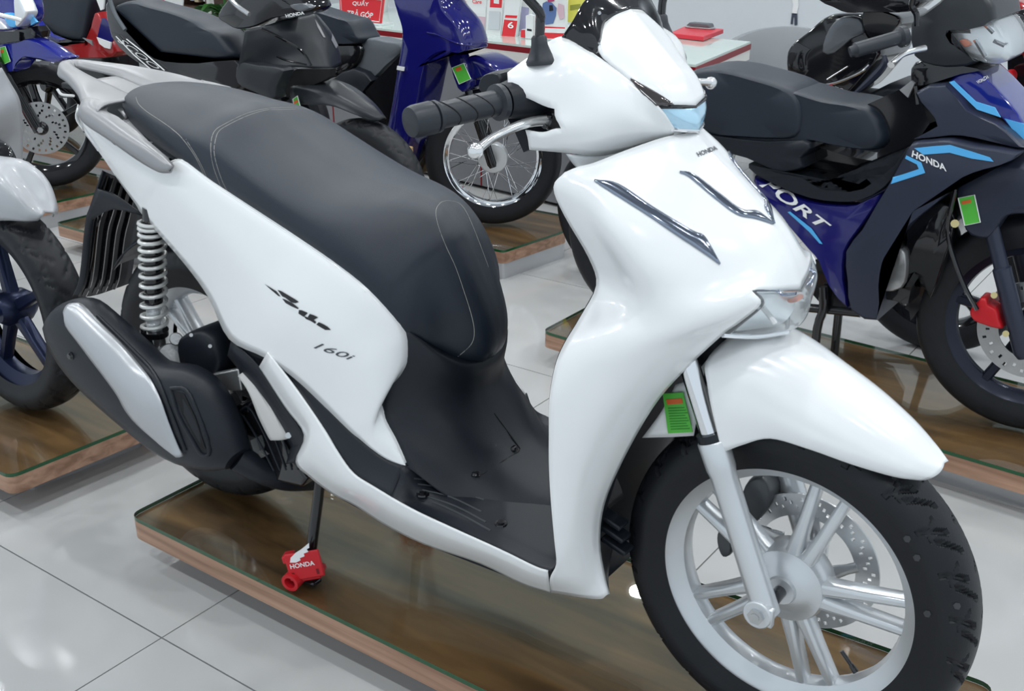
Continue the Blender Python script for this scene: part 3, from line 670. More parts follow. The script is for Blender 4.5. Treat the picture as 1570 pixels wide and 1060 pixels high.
obj('model_emblem', decal(BDB, [LG([(120,156),(200,205),(228,240),(215,238),(160,192)]), LG([(208,196),(232,204),(330,262),(352,278),(330,286),(300,280),(262,250),(240,240)]), LG([(240,255),(262,262),(312,288),(350,318),(346,326),(300,306),(262,284)]),
     LG([(352,332),(372,334),(412,352),(385,378),(350,356)]), LG([(425,358),(450,366),(482,382),(452,398),(440,396),(412,380)]), LG([(385,372),(450,396),(468,412),(462,424),(430,404),(400,392)]), LG([(470,430),(486,414),(510,424),(545,444),(568,466),(530,466),(498,448)])], .0026, -.2), PRINTK, SCR, smooth=False, label='black slanted model emblem')
obj('displacement_emblem', text_on('160i', [(488,524),(546,545),(541,553),(482,533)], BDB, -.2, bold=.0, shear=.3), PRINTG, SCR, smooth=False, label='grey outlined lettering')
for s in (1, -1):
    c = tube(cr1([Vector((p.x, p.y*s, p.z)) for p in [r[1] for r in bd[3:10]]], 4), .0022, 6); obj('cover_edge', c, WHITE, HR)
# lower skirts
sk = [stn((411,540,-.199),(398,562,-.187),.004,4,False), stn((449,589,-.204),(437,623,-.187),.007,4,False), stn((480,633,-.207),(467,667,-.188),.008,4,False), stn((500,663,-.209),(454,708,-.186),.01,4,False), stn((520,696,-.212),(475,731,-.182),.012,4,False), stn((542,726,-.214),(510,757,-.178),.012,4,False),
      stn((572,746,-.216),(545,775,-.174),.012,4,False), stn((630,780,-.217),(590,804,-.172),.012,4,False), stn((691,809,-.217),(650,834,-.17),.012,4,False), stn((766,843,-.217),(735,863,-.17),.012,4,False), stn((819,869,-.215),(800,894,-.17),.01,4,False), stn((840,876,-.212),(844,908,-.168),.008,4,False)]
skn = net(sk, 4, 5)
for q in (skn, mir(skn)): obj('lower_skirt', q, WHITE, HR, solid=.003, label='white lower side skirt')
# dark wedge between cover and skirt, running into the floorboard
wg_t = [(411,539,-.194),(452,580,-.194),(500,625,-.194),(540,664,-.191),(565,684,-.188),(592,703,-.184),(622,714,-.181)]
wg_b = [(411,541,-.196),(449,590,-.202),(499,662,-.207),(521,696,-.210),(543,727,-.212),(573,747,-.214),(600,763,-.215)]
wg = net([[P(*a), P((a[0]+b[0])/2, (a[1]+b[1])/2, (a[2]+b[2])/2+.002), P(*b)] for a, b in zip(wg_t, wg_b)], 4, 3)
for q in (wg, mir(wg)): obj('side_trim', q, BLACK, HR, solid=.003, label='black wedge trim')
# floorboard
fe = [(630,780,-.2155),(691,809,-.2155),(766,843,-.2155),(819,869,-.2135),(845,876,-.209)]
fr_ = [[P(600,763,-.215), P(606,750,-.206), P(613,733,-.195), P(622,714,-.181), Wd(-.60,-.10,.325), Wd(-.60,0,.328)]]
for i, a in enumerate(fe):
    e = P(*a); zc = e.z; up_ = (.010, .003, 0, 0, 0)[i]
    fr_.append([e, e+Vector((0, .010, -.003)), Vector((e.x-.003, e.y+.03, zc-.001)), Vector((e.x-.006, -.165, zc+.002+up_)), Vector((e.x-.01, -.10, zc+.006+up_)), Vector((e.x-.02, 0, zc+.010+up_))])
fln = net(fr_, 4, 4); FB = obj('floorboard', both(fln), BLACK, HR, solid=.003, label='black textured floorboard')
FLB = bvh(both(fln))
for a in ([(634,734),(700,741),(778,751)], [(640,743),(690,751),(742,768)], [(647,752),(690,763),(738,786)], [(655,762),(700,778),(745,802)], [(664,770),(705,789),(752,815)]):
    obj('floor_groove', seam(FLB, a, .0018, 4, 6, .0014, y=-.15), mat('groove_highlight', (.05, .055, .06), .4), FB)
for px, py in ((768,804),(648,757),(815,645)):
    p = PZ(px, py, .305); h = hit(FLB, px, py, .0018) or p
    obj('floor_screw', join(lathe([(.0005, .001), (.011, .001), (.012, -.002)], h, (0, 0, 1), 16), lathe([(.0005, .003), (.006, .003), (.006, 0)], h, (0, 0, 1), 12)), GLOSS, FB)
# centre cowl under the seat nose
cc = [[P(606,506,-.140), Wd(-.672,-.126,.590),Wd(-.645,-.100,.560),Wd(-.628,-.058,.532),Wd(-.622,0,.522)],
      [P(618,551,-.138), Wd(-.655,-.122,.545),Wd(-.622,-.094,.530),Wd(-.602,-.052,.512),Wd(-.597,0,.505)],
      [P(582,611,-.158), Wd(-.665,-.130,.472),Wd(-.632,-.095,.462),Wd(-.608,-.052,.455),Wd(-.602,0,.452)],
      [P(590,641,-.166), Wd(-.645,-.138,.415),Wd(-.600,-.100,.408),Wd(-.580,-.055,.402),Wd(-.575,0,.400)],
      [P(606,677,-.172), Wd(-.610,-.145,.368),Wd(-.560,-.095,.355),Wd(-.535,-.050,.352),Wd(-.530,0,.350)],
      [P(622,713,-.179), Wd(-.575,-.140,.330),Wd(-.515,-.090,.325),Wd(-.480,-.048,.323),Wd(-.472,0,.322)],
      [P(632,722,-.176), Wd(-.545,-.145,.297),Wd(-.450,-.095,.294),Wd(-.385,-.050,.294),Wd(-.370,0,.294)]]
ccn = net(cc, 4, 4); CC = obj('centre_cowl', both(ccn), BLACK, HR, solid=.003, label='black centre cowl under the seat nose')
CCB = bvh(both(ccn), both(fln))
obj('service_lid_seam', seam(CCB, [(757,634),(776,660),(797,689),(794,694),(770,708),(741,727),(722,731)], .0014, 1, 6, .0012), DARK, CC)
for px, py in ((787,688),(729,727)):
    h = hit(CCB, px, py, .0015)
    if h: obj('lid_screw', lathe([(.0005, .003), (.006, .003), (.0075, 0), (.009, -.001)], h, (0, 0, 1), 14), GLOSS, CC)
obj('seat_hinge_lip', both(tube(cr1([Wd(-.668,-.118,.565), Wd(-.636,-.095,.538), Wd(-.612,-.055,.511), Wd(-.602,0,.502)], 5), .006, 8)), BLACK, CC)
# ------------------------------------------------------------------ rear of the scooter
RWC = Vector((-1.353, 0, 0.302))
rw = obj('rear_wheel', xf(rim_vf(0.2035, 0.085), wmat(RWC, 0)), ALU, HR, label='silver alloy rear rim')
obj('tyre', tyre_vf(RWC, 0.298, 0.124, 0.203, groove_fn(22, 0.004), n=352, m=36), RUBBER, rw, label='black rear tyre')
for k in range(5):
    a = math.radians(62+72*k); vs = []
    for da in (-8, 8):
        b = a+math.radians(da); vs.append(bar((0.04*math.cos(a), 0, 0.04*math.sin(a)), (0.19*math.cos(b), 0, 0.19*math.sin(b)), 0.028, 0.018, 0.04, 0.032))
    obj('spoke', xf(join(*vs), wmat(RWC, 0)), ALU, rw, bevel=0.003, auto=50)
obj('hub', lathe([(0.0005, -0.06), (0.03, -0.06), (0.05, -0.04), (0.065, -0.03), (0.065, 0.04), (0.04, 0.06), (0.0005, 0.06)], RWC, (0, 1, 0), 32), ALU, rw)
# muffler: lofted oval body
def oval(top, low, y, ty, k=16, sq=0.8):
    a, b = P(*top, y), P(*low, y); c = (a+b)/2; h = (a-b)/2; r = []
    for i in range(k):
        t = 2*PI*i/k; cs, sn = math.cos(t), math.sin(t)
        r.append(c+h*math.copysign(abs(cs)**sq, cs)+Vector((0, ty*math.copysign(abs(sn)**sq, sn), 0)))
    return r
mu = [oval((106,464),(92,492),-.225,.030), oval((112,459),(84,508),-.225,.044), oval((139,462),(103,550),-.225,.052), oval((175,492),(130,585),-.225,.056), oval((208,522),(165,618),-.224,.058), oval((245,556),(205,652),-.222,.058), oval((290,563),(240,684),-.220,.056), oval((330,592),(282,708),-.216,.052), oval((358,650),(325,718),-.212,.045), oval((372,690),(358,716),-.208,.03)]
mun = net(mu, 3, 1, None, True)
MU = obj('muffler', mun, BLACK, HR, label='black exhaust muffler')
v, f = [], []
for k_, r in ((0, mu[0]), (1, mu[-1])): v += r; f.append(tuple(range(k_*16, k_*16+16)))
obj('muffler_cap', (v[:16], [tuple(range(16))]), BLACK, MU); obj('muffler_cap', (v[16:], [tuple(range(16))]), BLACK, MU)
sh_t = [(113,467),(127,469),(155,498),(185,527),(212,556),(233,583),(248,612),(260,645),(274,680),(283,698)]
sh_b = [(101,482),(103,500),(121,524),(142,552),(162,578),(182,606),(194,628),(212,650),(245,678),(272,696)]
MUB = bvh(mun)
srows = []
for a, b in zip(sh_t, sh_b):
    r = []
    for i in range(7):
        t = i/6; px, py = a[0]+(b[0]-a[0])*t, a[1]+(b[1]-a[1])*t
        h = hit(MUB, px, py, .003+.008*math.sin(PI*t)**.6, -.27); r.append(h)
    srows.append(r)
obj('heat_shield', net(srows, 3, 2), mat('satin_shield_silver', (.50, .51, .53), .34, metal=.6, var=.02), MU, solid=.003, label='satin silver heat shield')
for px, py in ((109,546),(132,480)):
    h = hit(MUB, px, py, .001, -.27)
    if h and px == 109: obj('shield_bolt', lathe([(.0005, -.005), (.006, -.005), (.009, 0)], h, (0, 1, 0), 10), GLOSS, MU)
obj('guard_slot', decal(MUB, [[(266,600),(283,604),(300,640),(316,688),(311,693),(297,668),(281,636)]], .0015, -.26), DARK, MU, smooth=False)
obj('guard_rib', seam(MUB, [(262,596),(285,598),(303,632),(322,690),(310,697),(296,676),(274,636),(262,596)], .004, 3, 8, .001, y=-.26), BLACK, MU)
obj('guard_step', seam(MUB, [(150,485),(200,534),(238,575),(260,625),(285,690)], .004, 4, 8, .001, y=-.26), BLACK, MU)
obj('exhaust_pipe', stube([P(365,702,-.20), P(400,722,-.17), P(440,735,-.12), P(480,738,-.05)], [.028,.026,.024,.02], 14), BLACK, HR)
# shocks
for s in (-1, 1):
    m = lambda p: Vector((p.x, p.y*-s, p.z))
    a, b = m(P(232,318,-.135)), m(P(238,548,-.145)); d = b-a; L = d.length; d.normalize()
    SH = obj('rear_shock', tube([a, a+d*.02, a+d*.06, a+d*(L*.62), a+d*(L*.63), a+d*(L-.04)], [.018, .018, .019, .019, .012, .012], 18), GLOSS, HR)
    obj('shock_body', tube([a+d*(L*.60), a+d*(L*.61), a+d*(L*.80), a+d*(L*.82)], [.010, .016, .016, .010], 18), REFL, SH)
    t, u, w = basis(d); pts = []; turns = 13; z0, z1 = .03, L-.062
    for i in range(turns*14+1):
        q = i/(turns*14); z = z0+(z1-z0)*(q**1.35)
        an = 2*PI*turns*q; pts.append(a+d*z+(u*math.cos(an)+w*math.sin(an))*.0255)
    obj('coil_spring', tube(pts, .0042, 8), mat('spring_grey_paint', (.72, .72, .70), .3, metal=.3), SH, label='pale coil spring')
    obj('spring_seat', cyl(a+d*(L-.066), a+d*(L-.054), .029, 20), GLOSS, SH)
    obj('shock_clevis', join(box(b-d*.025, (.036, .034, .05)), cyl(b+Vector((0, -.024, 0)), b+Vector((0, .024, 0)), .013, 14)), STEEL, SH, bevel=.003)
# swing arm, engine and small brackets
obj('swing_arm', prism([P(248,552,-.12), P(262,540,-.12), P(300,520,-.12), P(318,548,-.12), P(290,566,-.12), P(255,562,-.12)], (0, .03, 0)), CAST, HR, bevel=.004)
obj('swing_arm_boss', join(cyl(P(262,545,-.135), P(262,545,-.10), .026, 18), cyl(P(270,520,-.13), P(270,520,-.10), .014, 14)), CAST, HR, bevel=.002)
obj('engine_case', pillow([(285,520),(300,505),(325,500),(345,520),(352,560),(345,575),(310,572),(292,560)], -.15, .22, .03, .2, 3), BLACK, HR)
for px, py in ((293,514),(322,531)): obj('case_bolt', cyl(P(px, py, -.152), P(px, py, -.13), .004, 8), CAST, HR)
obj('engine_block', box((-1.06, -.01, .36), (.30, .18, .17)), BLACK, HR, bevel=.02)
obj('crankcase', box((-1.02, 0.01, .285), (.34, .22, .14)), BLACK, HR, bevel=.03)
obj('cooler_bracket', join(prism([P(312,585,-.165), P(322,575,-.165), P(365,566,-.165), P(370,600,-.165), P(348,600,-.165), P(335,590,-.165), P(320,598,-.165)], (0, .02, 0)), cyl(P(321,588,-.172), P(321,588,-.15), .012, 14)), CAST, HR, bevel=.003)
obj('hose_clip', prism([P(340,610,-.168), P(352,605,-.168), P(362,622,-.168), P(352,624,-.168)], (0, .015, 0)), STEEL, HR)
obj('pipe_flange', join(prism([P(365,670,-.175), P(372,672,-.175), P(378,692,-.175), P(372,714,-.175), P(388,716,-.175), P(398,704,-.175), P(390,696,-.175), P(384,676,-.175)], (0, .02, 0))), CAST, HR, bevel=.002)
# radiator guard: one plate with separate fins
obj('radiator_guard', slab([(345,640),(360,620),(395,610),(440,690),(470,735),(462,748),(420,738),(390,700)], -.160, .05), GLOSS, HR, bevel=.006)
for k in range(5):
    o = k*15
    obj('guard_fin', stube([P(352+o*.95,650-o*.62,-.166), P(354+o*.95,640-o*.62,-.168), P(368+o*.95,634-o*.55,-.168), P(392+o*.8,668-o*.3,-.170), P(420+o*.62,722-o*.03,-.168)], .0022, 6, 4), BLACK, HR)
obj('radiator_cover', net([[(366,577,-.178),(375,572,-.172),(384,580,-.168)], [(383,603,-.186),(395,600,-.180),(404,608,-.172)], [(398,640,-.188),(415,632,-.184),(424,637,-.174)], [(412,668,-.186),(430,664,-.184),(441,662,-.174)], [(416,674,-.182),(430,674,-.182),(446,671,-.172)]], 4, 4), mat('ivory_cover_plastic', (.60, .585, .565), .35), HR, solid=.006, label='off-white radiator cover')
obj('cover_bolt', cyl(P(442,668,-.186), P(442,668,-.17), .006, 10), STEEL, HR)
ft = [(356,520,-.176),(398,562,-.184),(437,623,-.184),(467,668,-.184),(465,683,-.184),(453,709,-.184)]
fb = [(350,545,-.165),(378,580,-.172),(415,635,-.174),(446,678,-.176),(446,690,-.176),(440,712,-.176)]
obj('frame_trim', net([[P(*a), P((a[0]+b[0])/2, (a[1]+b[1])/2, -.182), P(*b)] for a, b in zip(ft, fb)], 4, 3), BLACK, HR, solid=.005)
obj('underbody', prism([P(452,712,-.15), P(520,764,-.15), P(650,835,-.15), P(800,893,-.15), P(900,915,-.14), P(850,870,-.15), P(640,790,-.15), P(500,690,-.15), P(430,610,-.15), P(400,600,-.15)], (0, .30, 0)), BLACK, HR, smooth=False)
obj('inner_body', prism([Wd(-1.46,-.10,.86), Wd(-1.25,-.10,.82), Wd(-.95,-.10,.74), Wd(-.70,-.10,.63), Wd(-.70,-.10,.42), Wd(-.92,-.10,.40), Wd(-1.06,-.10,.52), Wd(-1.30,-.10,.68), Wd(-1.5,-.10,.80)], (0, .20, 0)), BLACK, HR, smooth=False)
# rear fender / plate holder
rf = [[(158,262,-.095),(185,275,0),(222,300,.095)], [(139,318,-.095),(172,322,0),(215,340,.095)], [(132,342,-.09),(165,350,0),(208,372,.09)], [(123,426,-.082),(155,420,0),(202,418,.082)], [(112,455,-.08),(145,452,0),(198,434,.08)]]
RF = obj('rear_fender', net(rf, 4, 5), BLACK, HR, solid=.005, label='black ribbed rear mudguard')
for t0, t1 in ((.18, .25), (.36, .42), (.52, .58), (.70, .76)):
    a = [P(*r[0]).lerp(P(*r[2]), t0)+Vector((.008, -.004, 0)) for r in rf]; obj('fender_rib', tube(cr1(a, 4), .006, 8), GLOSS, RF)
obj('fender_side_wall', net([[(150,289,-.095),(178,300,-.09),(221,331,-.085)], [(136,325,-.097),(150,330,-.09),(165,318,-.085)], [(132,345,-.094),(138,345,-.09),(144,338,-.085)], [(123,426,-.085),(127,426,-.083),(131,424,-.08)], [(111,456,-.083),(116,456,-.081),(120,455,-.08)]], 4, 4), BLACK, RF, solid=.004)
obj('rear_hugger', lathe([(.318, -.070), (.330, -.045), (.333, 0), (.330, .045), (.318, .070)], RWC, (0, 1, 0), 28, False, math.radians(40), math.radians(150)), BLACK, HR, solid=.004)
# tail light
tl = net([[(128,201,-.122),(142,201,-.132),(156,200,-.140)], [(138,214,-.124),(150,214,-.134),(161,218,-.142)], [(149,229,-.126),(160,231,-.136),(174,230,-.146)]], 3, 3)
for q in (tl, mir(tl)): obj('tail_light', q, SMOKE, HR, solid=.004, label='smoked tail light wedge')
tk = net([[(157,201,-.140),(170,208,-.146),(187,216,-.15)], [(163,220,-.143),(172,222,-.148),(184,223,-.15)]], 3, 3)
for q in (tk, mir(tk)): obj('tail_trim', q, BLACK, HR, solid=.004)
obj('tail_panel', both(net([[(120,160,-.128),Wd(-1.575,-.09,.872),Wd(-1.59,0,.875)], [(116,182,-.125),Wd(-1.57,-.09,.845),Wd(-1.585,0,.845)], [(128,201,-.118),Wd(-1.54,-.08,.815),Wd(-1.55,0,.812)], [(150,231,-.128),Wd(-1.50,-.08,.785),Wd(-1.51,0,.782)]], 4, 4)), WHITE, HR, solid=.003)
# grab rail
def R_(px, py, y): return P(px, py, y)
arm = [[(170,158,-.12),(146,152,-.135),(131,152,-.145),(128,158,-.143)], [(163,170,-.14),(140,162,-.160),(123,167,-.166),(124,176,-.160)], [(180,180,-.150),(155,178,-.172),(131,184,-.178),(138,192,-.168)], [(208,202,-.160),(185,202,-.180),(162,207,-.186),(175,216,-.172)], [(235,224,-.166),(222,226,-.183),(205,236,-.190),(215,245,-.176)], [(254,241,-.170),(247,246,-.183),(238,258,-.188),(246,262,-.178)], [(266,254,-.174),(264,256,-.182),(259,262,-.184),(262,264,-.180)]]
an = net([[*r, r[0]] for r in arm], 5, 3)
loop_o = [Wd(-1.756, 0, .944), Wd(-1.748, -.030, .942), Wd(-1.705, -.058, .938), Wd(-1.635, -.084, .934), Wd(-1.545, -.122, .922), Wd(-1.49, -.150, .908), Wd(-1.42, -.168, .900)]
loop_i = [Wd(-1.730, 0, .938), Wd(-1.727, -.005, .937), Wd(-1.690, -.014, .932), Wd(-1.630, -.026, .924), Wd(-1.570, -.026, .914), Wd(-1.515, -.026, .903), Wd(-1.462, -.026, .889)]
lp = net([[o+Vector((0, 0, -.016)), o+Vector((.002, .003, -.004)), o.lerp(i, .25)+Vector((0, 0, .004)), o.lerp(i, .75)+Vector((0, 0, .004)), i+Vector((0, -.001, -.006))] for o, i in zip(loop_o, loop_i)], 4, 3)
plate = net([[Wd(-1.622,0,.919), Wd(-1.622,-.013,.919), Wd(-1.622,-.027,.918)], [Wd(-1.560,0,.908), Wd(-1.560,-.010,.908), Wd(-1.560,-.027,.908)], [Wd(-1.460,0,.884), Wd(-1.460,-.010,.884), Wd(-1.460,-.027,.884)]], 4, 3)
GR = obj('grab_rail', both(join(lp, plate)), SILVER, HR, solid=.004, label='silver rear grab rail')
for q in (an, mir(an)): obj('rail_handle', q, SILVER, GR, solid=.003)
lip = net([[Wd(-1.462,0,.884), Wd(-1.46,-.05,.884), Wd(-1.448,-.10,.884)], [Wd(-1.452,0,.870), Wd(-1.448,-.05,.870), Wd(-1.43,-.10,.868)]], 3, 3)
obj('rail_lip', both(lip), SILVER, GR, solid=.003)
obj('rail_hole_backing', box((-1.64, 0, .898), (.20, .07, .012)), BLACK, GR, bevel=.003)  # black box added beneath the plate so its hole reads dark
obj('seat_latch', prism([P(226,217,-.13), P(240,216,-.13), P(256,228,-.13), P(247,233,-.13)], (0, .02, -.006)), SILVER, HR, bevel=.002)
obj('tail_cover', both(net([[Wd(-1.455,0,.872), Wd(-1.45,-.06,.870), Wd(-1.43,-.115,.862)], [Wd(-1.40,0,.868), Wd(-1.39,-.07,.862), Wd(-1.36,-.135,.842)], [Wd(-1.30,0,.86), Wd(-1.28,-.08,.84), Wd(-1.25,-.145,.815)]], 3, 3)), mat('tail_cover_grey', (.5, .5, .51), .4), HR, solid=.003)
# centre stand with its red tags
for s in (-1, 1):
    m = lambda p: Vector((p.x, p.y*-s, p.z))
    a, b = m(P(490,742,-.13)), m(P(474,872,-.168)); f0 = Vector((b.x-.004, b.y, .010))
    ST = obj('stand_leg', stube([a+Vector((0, 0, .05)), a, a.lerp(b, .6), b, f0], [.011, .011, .011, .011, .010], 12, 3), GLOSS, HR)
    obj('stand_foot', box((f0.x-.01, f0.y, .006), (.07, .028, .012)), GLOSS, ST, bevel=.004)
obj('stand_cross_tube', cyl(Wd(-.90, -.14, .235), Wd(-.90, .14, .235), .016), GLOSS, HR)
def stand_tag(s, label):
    f0 = Vector((P(474,872,-.168).x, .172*s, .03))
    T = empty('stand_tag', (f0.x, f0.y, 0), label, 'stand tag', 'red clip tags on the stand feet')
    # plate faces the front and the near side
    yawm = Matrix.Rotation(math.radians(34), 4, 'Z')
    M = Matrix.Translation(f0+Vector((.012, -.018, .026))) @ yawm @ Matrix.Rotation(math.radians(-12), 4, 'Y') @ Matrix.Rotation(math.radians(-8), 4, 'X')
    obj('tag_plate', xf(box((0, 0, 0), (.072, .006, .058)), M), RED, T, bevel=.003)
    obj('tag_clip', xf(lathe([(.012, -.02), (.019, -.02), (.019, .02), (.012, .02)], (-.03, .012, -.028), (.35, .9, .1), 20, True), M), RED, T)
    obj('tag_hook', xf(join(box((-.032, .016, .016), (.022, .03, .016)), box((0, .028, -.03), (.05, .05, .012))), M), RED, T, bevel=.003)
    tx = lambda o, w, h: [M @ Vector((o[0]+a*w, -.0036, o[1]+b*h)) for a, b in UVT]
    UVT, ft_ = text_mesh('HONDA', .02); obj('tag_lettering', (tx((-.028, -.002), .05, .010), ft_), PRINTW, T, smooth=False)
    wing = [(-.026,.012),(-.022,.022),(-.010,.030),(.004,.036),(.022,.046),(.020,.036),(.014,.034),(.016,.028),(.006,.026),(.006,.020),(-.004,.018),(-.004,.013),(-.014,.010)]
    obj('tag_wing_emblem', (lambda v: prism(v, (M.to_3x3() @ Vector((0, .0012, 0)))))([M @ Vector((a, -.0040, b)) for a, b in wing]), PRINTW, T, smooth=False)
    for x in (-.026, .024): obj('tag_slot', xf(box((x, -.003, -.016), (.005, .002, .011)), M), mat('dark_red_slot', (.16, .004, .006), .6), T, smooth=False)
stand_tag(-1, 'red clip tag with white winged emblem on the scooter stand foot by the platform edge')
stand_tag(1, 'red clip tag half hidden behind the white scooter lower skirt')
# ------------------------------------------------------------------ other motorbikes
def bgwheel(parent, c, yaw=0.0, R=0.283, w=0.095, rim=None, spokes='alloy', tread=False, tyre_label=None):
    rim = rim or GLOSS; c = Vector(c)
    W_ = obj('wheel_rim', xf(rim_vf(R-.078, w*.62), wmat(c, yaw)), rim, parent)
    obj('tyre', tyre_vf(c, R, w, R-.079, groove_fn(20, .004) if tread else None, n=300 if tread else 96, m=36 if tread else 20, yaw=yaw), RUBBER, W_)
    if spokes == 'alloy':
        for k in range(5):
            a = 2*PI*k/5+.35; obj('spoke', xf(bar((.03*math.cos(a), 0, .03*math.sin(a)), ((R-.09)*math.cos(a+.1), 0, (R-.09)*math.sin(a+.1)), .034, .026, .035, .03), wmat(c, yaw)), rim, W_)
        obj('hub', xf(lathe([(.0005, -.05), (.03, -.05), (.045, -.03), (.045, .03), (.03, .05), (.0005, .05)], (0, 0, 0), (0, 1, 0), 24), wmat(c, yaw)), rim, W_)
    else:
        for k in range(36):
            a = 2*PI*k/36; b = a+(.62 if k % 2 else -.62)*(1 if (k//2) % 2 else -1); y = .018 if k % 2 else -.018
            M = wmat(c, yaw); obj('spoke', tube([M @ Vector((.052*math.cos(a), y, .052*math.sin(a))), M @ Vector(((R-.088)*math.cos(b), y*.2, (R-.088)*math.sin(b)))], .0016, 5), CHROME, W_)
        obj('hub_drum', xf(lathe([(.0005, -.03), (.02, -.034), (.058, -.03), (.062, -.02), (.062, .02), (.05, .03), (.0005, .03)], (0, 0, 0), (0, 1, 0), 36), wmat(c, yaw)), ALU, W_)
    return W_
def fork(parent, top, bot, r=.02, m=GLOSS, gap=.14, yaw=0.0):
    o = Vector((-math.sin(yaw), math.cos(yaw), 0))*gap
    a, b = V3(top), V3(bot)
    for q in (Vector(), o): obj('fork_leg', tube([a+q, a.lerp(b, .45)+q, a.lerp(b, .46)+q, b+q, b+q+(b-a).normalized()*.015], [r*.8, r*.8, r, r, r*.7], 16), m, parent)
def label_card(parent, q, y, band):
    c = obj('fuel_label', prism([P(*a, y) for a in q], (0, .001, 0)), GREENL, parent, smooth=False, label='green printed energy label')
    obj('label_border', tube([P(*a, y-.0006) for a in q], .0016, 5, closed=True), LABELW, parent)
    obj('label_band', prism([P(*a, y-.0012) for a in band], (0, .0008, 0)), ORANGEL, parent, smooth=False)
# --- dark blue motorbike with sky blue stripes
B1 = empty('motorbike', (-.55, 1.41, 0), 'matt dark blue motorbike with sky blue stripes and white HONDA lettering on its leg shield', 'motorbike')
y1 = 1.40
w1 = bgwheel(B1, (.062, y1, .285), math.radians(3), .285, .09, mat('black_blue_alloy', (.018, .022, .04), .25, metal=.4))
obj('brake_disc', xf(disc_vf(.075, .125, -.055, .004, 96, 5, lambda i, j: i % 6 == 2 and j in (2,) or i % 6 == 5 and j == 3), wmat((.062, y1, .285), math.radians(3))), STEEL, w1, smooth=False)
obj('brake_caliper', pillow([(1490,472),(1500,462),(1505,455),(1514,457),(1517,466),(1530,474),(1534,490),(1538,503),(1524,502),(1512,498),(1496,492),(1488,482)], y1-.115, .06, .012, .2, 3), RED, B1, label='red brake caliper')
obj('caliper_bolt', cyl(P(1524,453,y1-.12), P(1524,453,y1-.09), .008, 10), mat('brass_bolt', (.6, .5, .25), .3, metal=.9), B1)
obj('caliper_bolt', cyl(P(1542,512,y1-.12), P(1542,512,y1-.09), .008, 10), MATS['brass_bolt'], B1)
fork(B1, (1508,300,y1-.095), (1568,540,y1-.095), .022, MNAVY, .19)
obj('brake_hose', stube([P(1465,290,y1-.13), P(1455,335,y1-.13), P(1455,370,y1-.12), P(1475,430,y1-.12), P(1498,475,y1-.12)], .006, 8), GLOSS, B1)
obj('hose_clip', cyl(P(1464,343,y1-.14), P(1464,343,y1-.12), .010, 10), MATS['brass_bolt'], B1)
FE1 = obj('front_fender', pillow([(1468,292),(1480,275),(1500,258),(1530,250),(1575,250),(1600,270),(1600,320),(1560,325),(1541,334),(1524,359),(1510,364),(1483,351)], y1-.115, .23, .03, .12, 3), MNAVY, B1)
label_card(B1, [(1469,304),(1494,299),(1503,341),(1479,346)], y1-.118, [(1474,309),(1488,306),(1489,311),(1475,314)])
obj('leg_shield', pillow([(1388,240),(1402,217),(1430,213),(1461,211),(1500,220),(1569,231),(1545,246),(1518,253),(1484,266),(1461,288),(1444,305),(1399,341),(1365,384),(1354,406),(1349,440),(1347,490),(1308,475),(1302,430),(1300,384),(1325,350),(1345,315),(1365,282)], y1-.17, .34, .025, .05, 2), MNAVY, B1, label='matt dark leg shield')
LS = bvh(pillow([(1388,240),(1402,217),(1430,213),(1461,211),(1500,220),(1569,231),(1545,246),(1518,253),(1484,266),(1461,288),(1444,305),(1399,341),(1365,384),(1354,406),(1349,440),(1347,490),(1308,475),(1302,430),(1300,384),(1325,350),(1345,315),(1365,282)], y1-.17, .34, .025, .05, 2))
obj('stripe', decal(LS, [[(1402,227),(1430,224),(1457,222),(1490,232),(1518,241),(1524,248),(1490,243),(1456,234),(1416,237)]], .002, y1-.17), CYAN, B1, smooth=False, label='sky blue stripe')
obj('stripe', decal(LS, [[(1390,238),(1413,249),(1419,265),(1366,282),(1370,272),(1409,259),(1406,252),(1388,243)]], .002, y1-.17), CYAN, B1, smooth=False, label='sky blue stripe')
obj('brand_lettering', text_on('HONDA', [(1400,230),(1450,252),(1452,263),(1398,240)], LS, y1-.17, .003, .03), PRINTW, B1, smooth=False, label='white HONDA lettering')
obj('front_cover', pillow([(1407,139),(1453,127),(1486,166),(1534,189),(1568,218),(1568,226),(1500,210),(1461,206),(1403,212),(1440,192),(1425,165)], y1-.15, .30, .025, .08, 2), MNAVY, B1)
FP1 = pillow([(1457,122),(1486,108),(1505,110),(1548,154),(1572,188),(1572,218),(1545,185),(1527,166),(1494,156)], y1-.10, .20, .02, .08, 2)
obj('front_emblem_panel', FP1, ROYAL, B1, label='glossy blue front panel')
obj('stripe', slab([(1455,126),(1462,124),(1496,156),(1525,165),(1534,180),(1498,168)], y1-.158, .004), CYAN, B1, smooth=False, label='sky blue stripe')
obj('stripe', slab([(1540,182),(1570,190),(1570,222),(1562,212)], y1-.103, .004), CYAN, B1, smooth=False, label='sky blue stripe')
obj('brand_lettering', text_on('HONDA', [(1497,124),(1513,116),(1515,121),(1501,128)], bvh(FP1), y1-.10, .003, .03), PRINTW, B1, smooth=False)
HL1 = obj('headlamp', pillow([(1451,44),(1458,40),(1490,44),(1479,14),(1500,17),(1521,24),(1536,36),(1548,57),(1552,79),(1542,95),(1523,97),(1503,92),(1470,75),(1458,61)], y1-.12, .22, .03, .12, 2), LENS, B1, label='clear faceted headlamp')
obj('reflector', pillow([(1456,47),(1490,48),(1484,22),(1518,29),(1534,42),(1544,60),(1547,78),(1538,90),(1505,87),(1472,71)], y1-.095, .16, .02, .2, 2), REFL, HL1)
obj('turn_bulb', pillow([(1472,62),(1482,60),(1490,68),(1480,72)], y1-.112, .03, .006, .2, 3), AMBER, HL1)
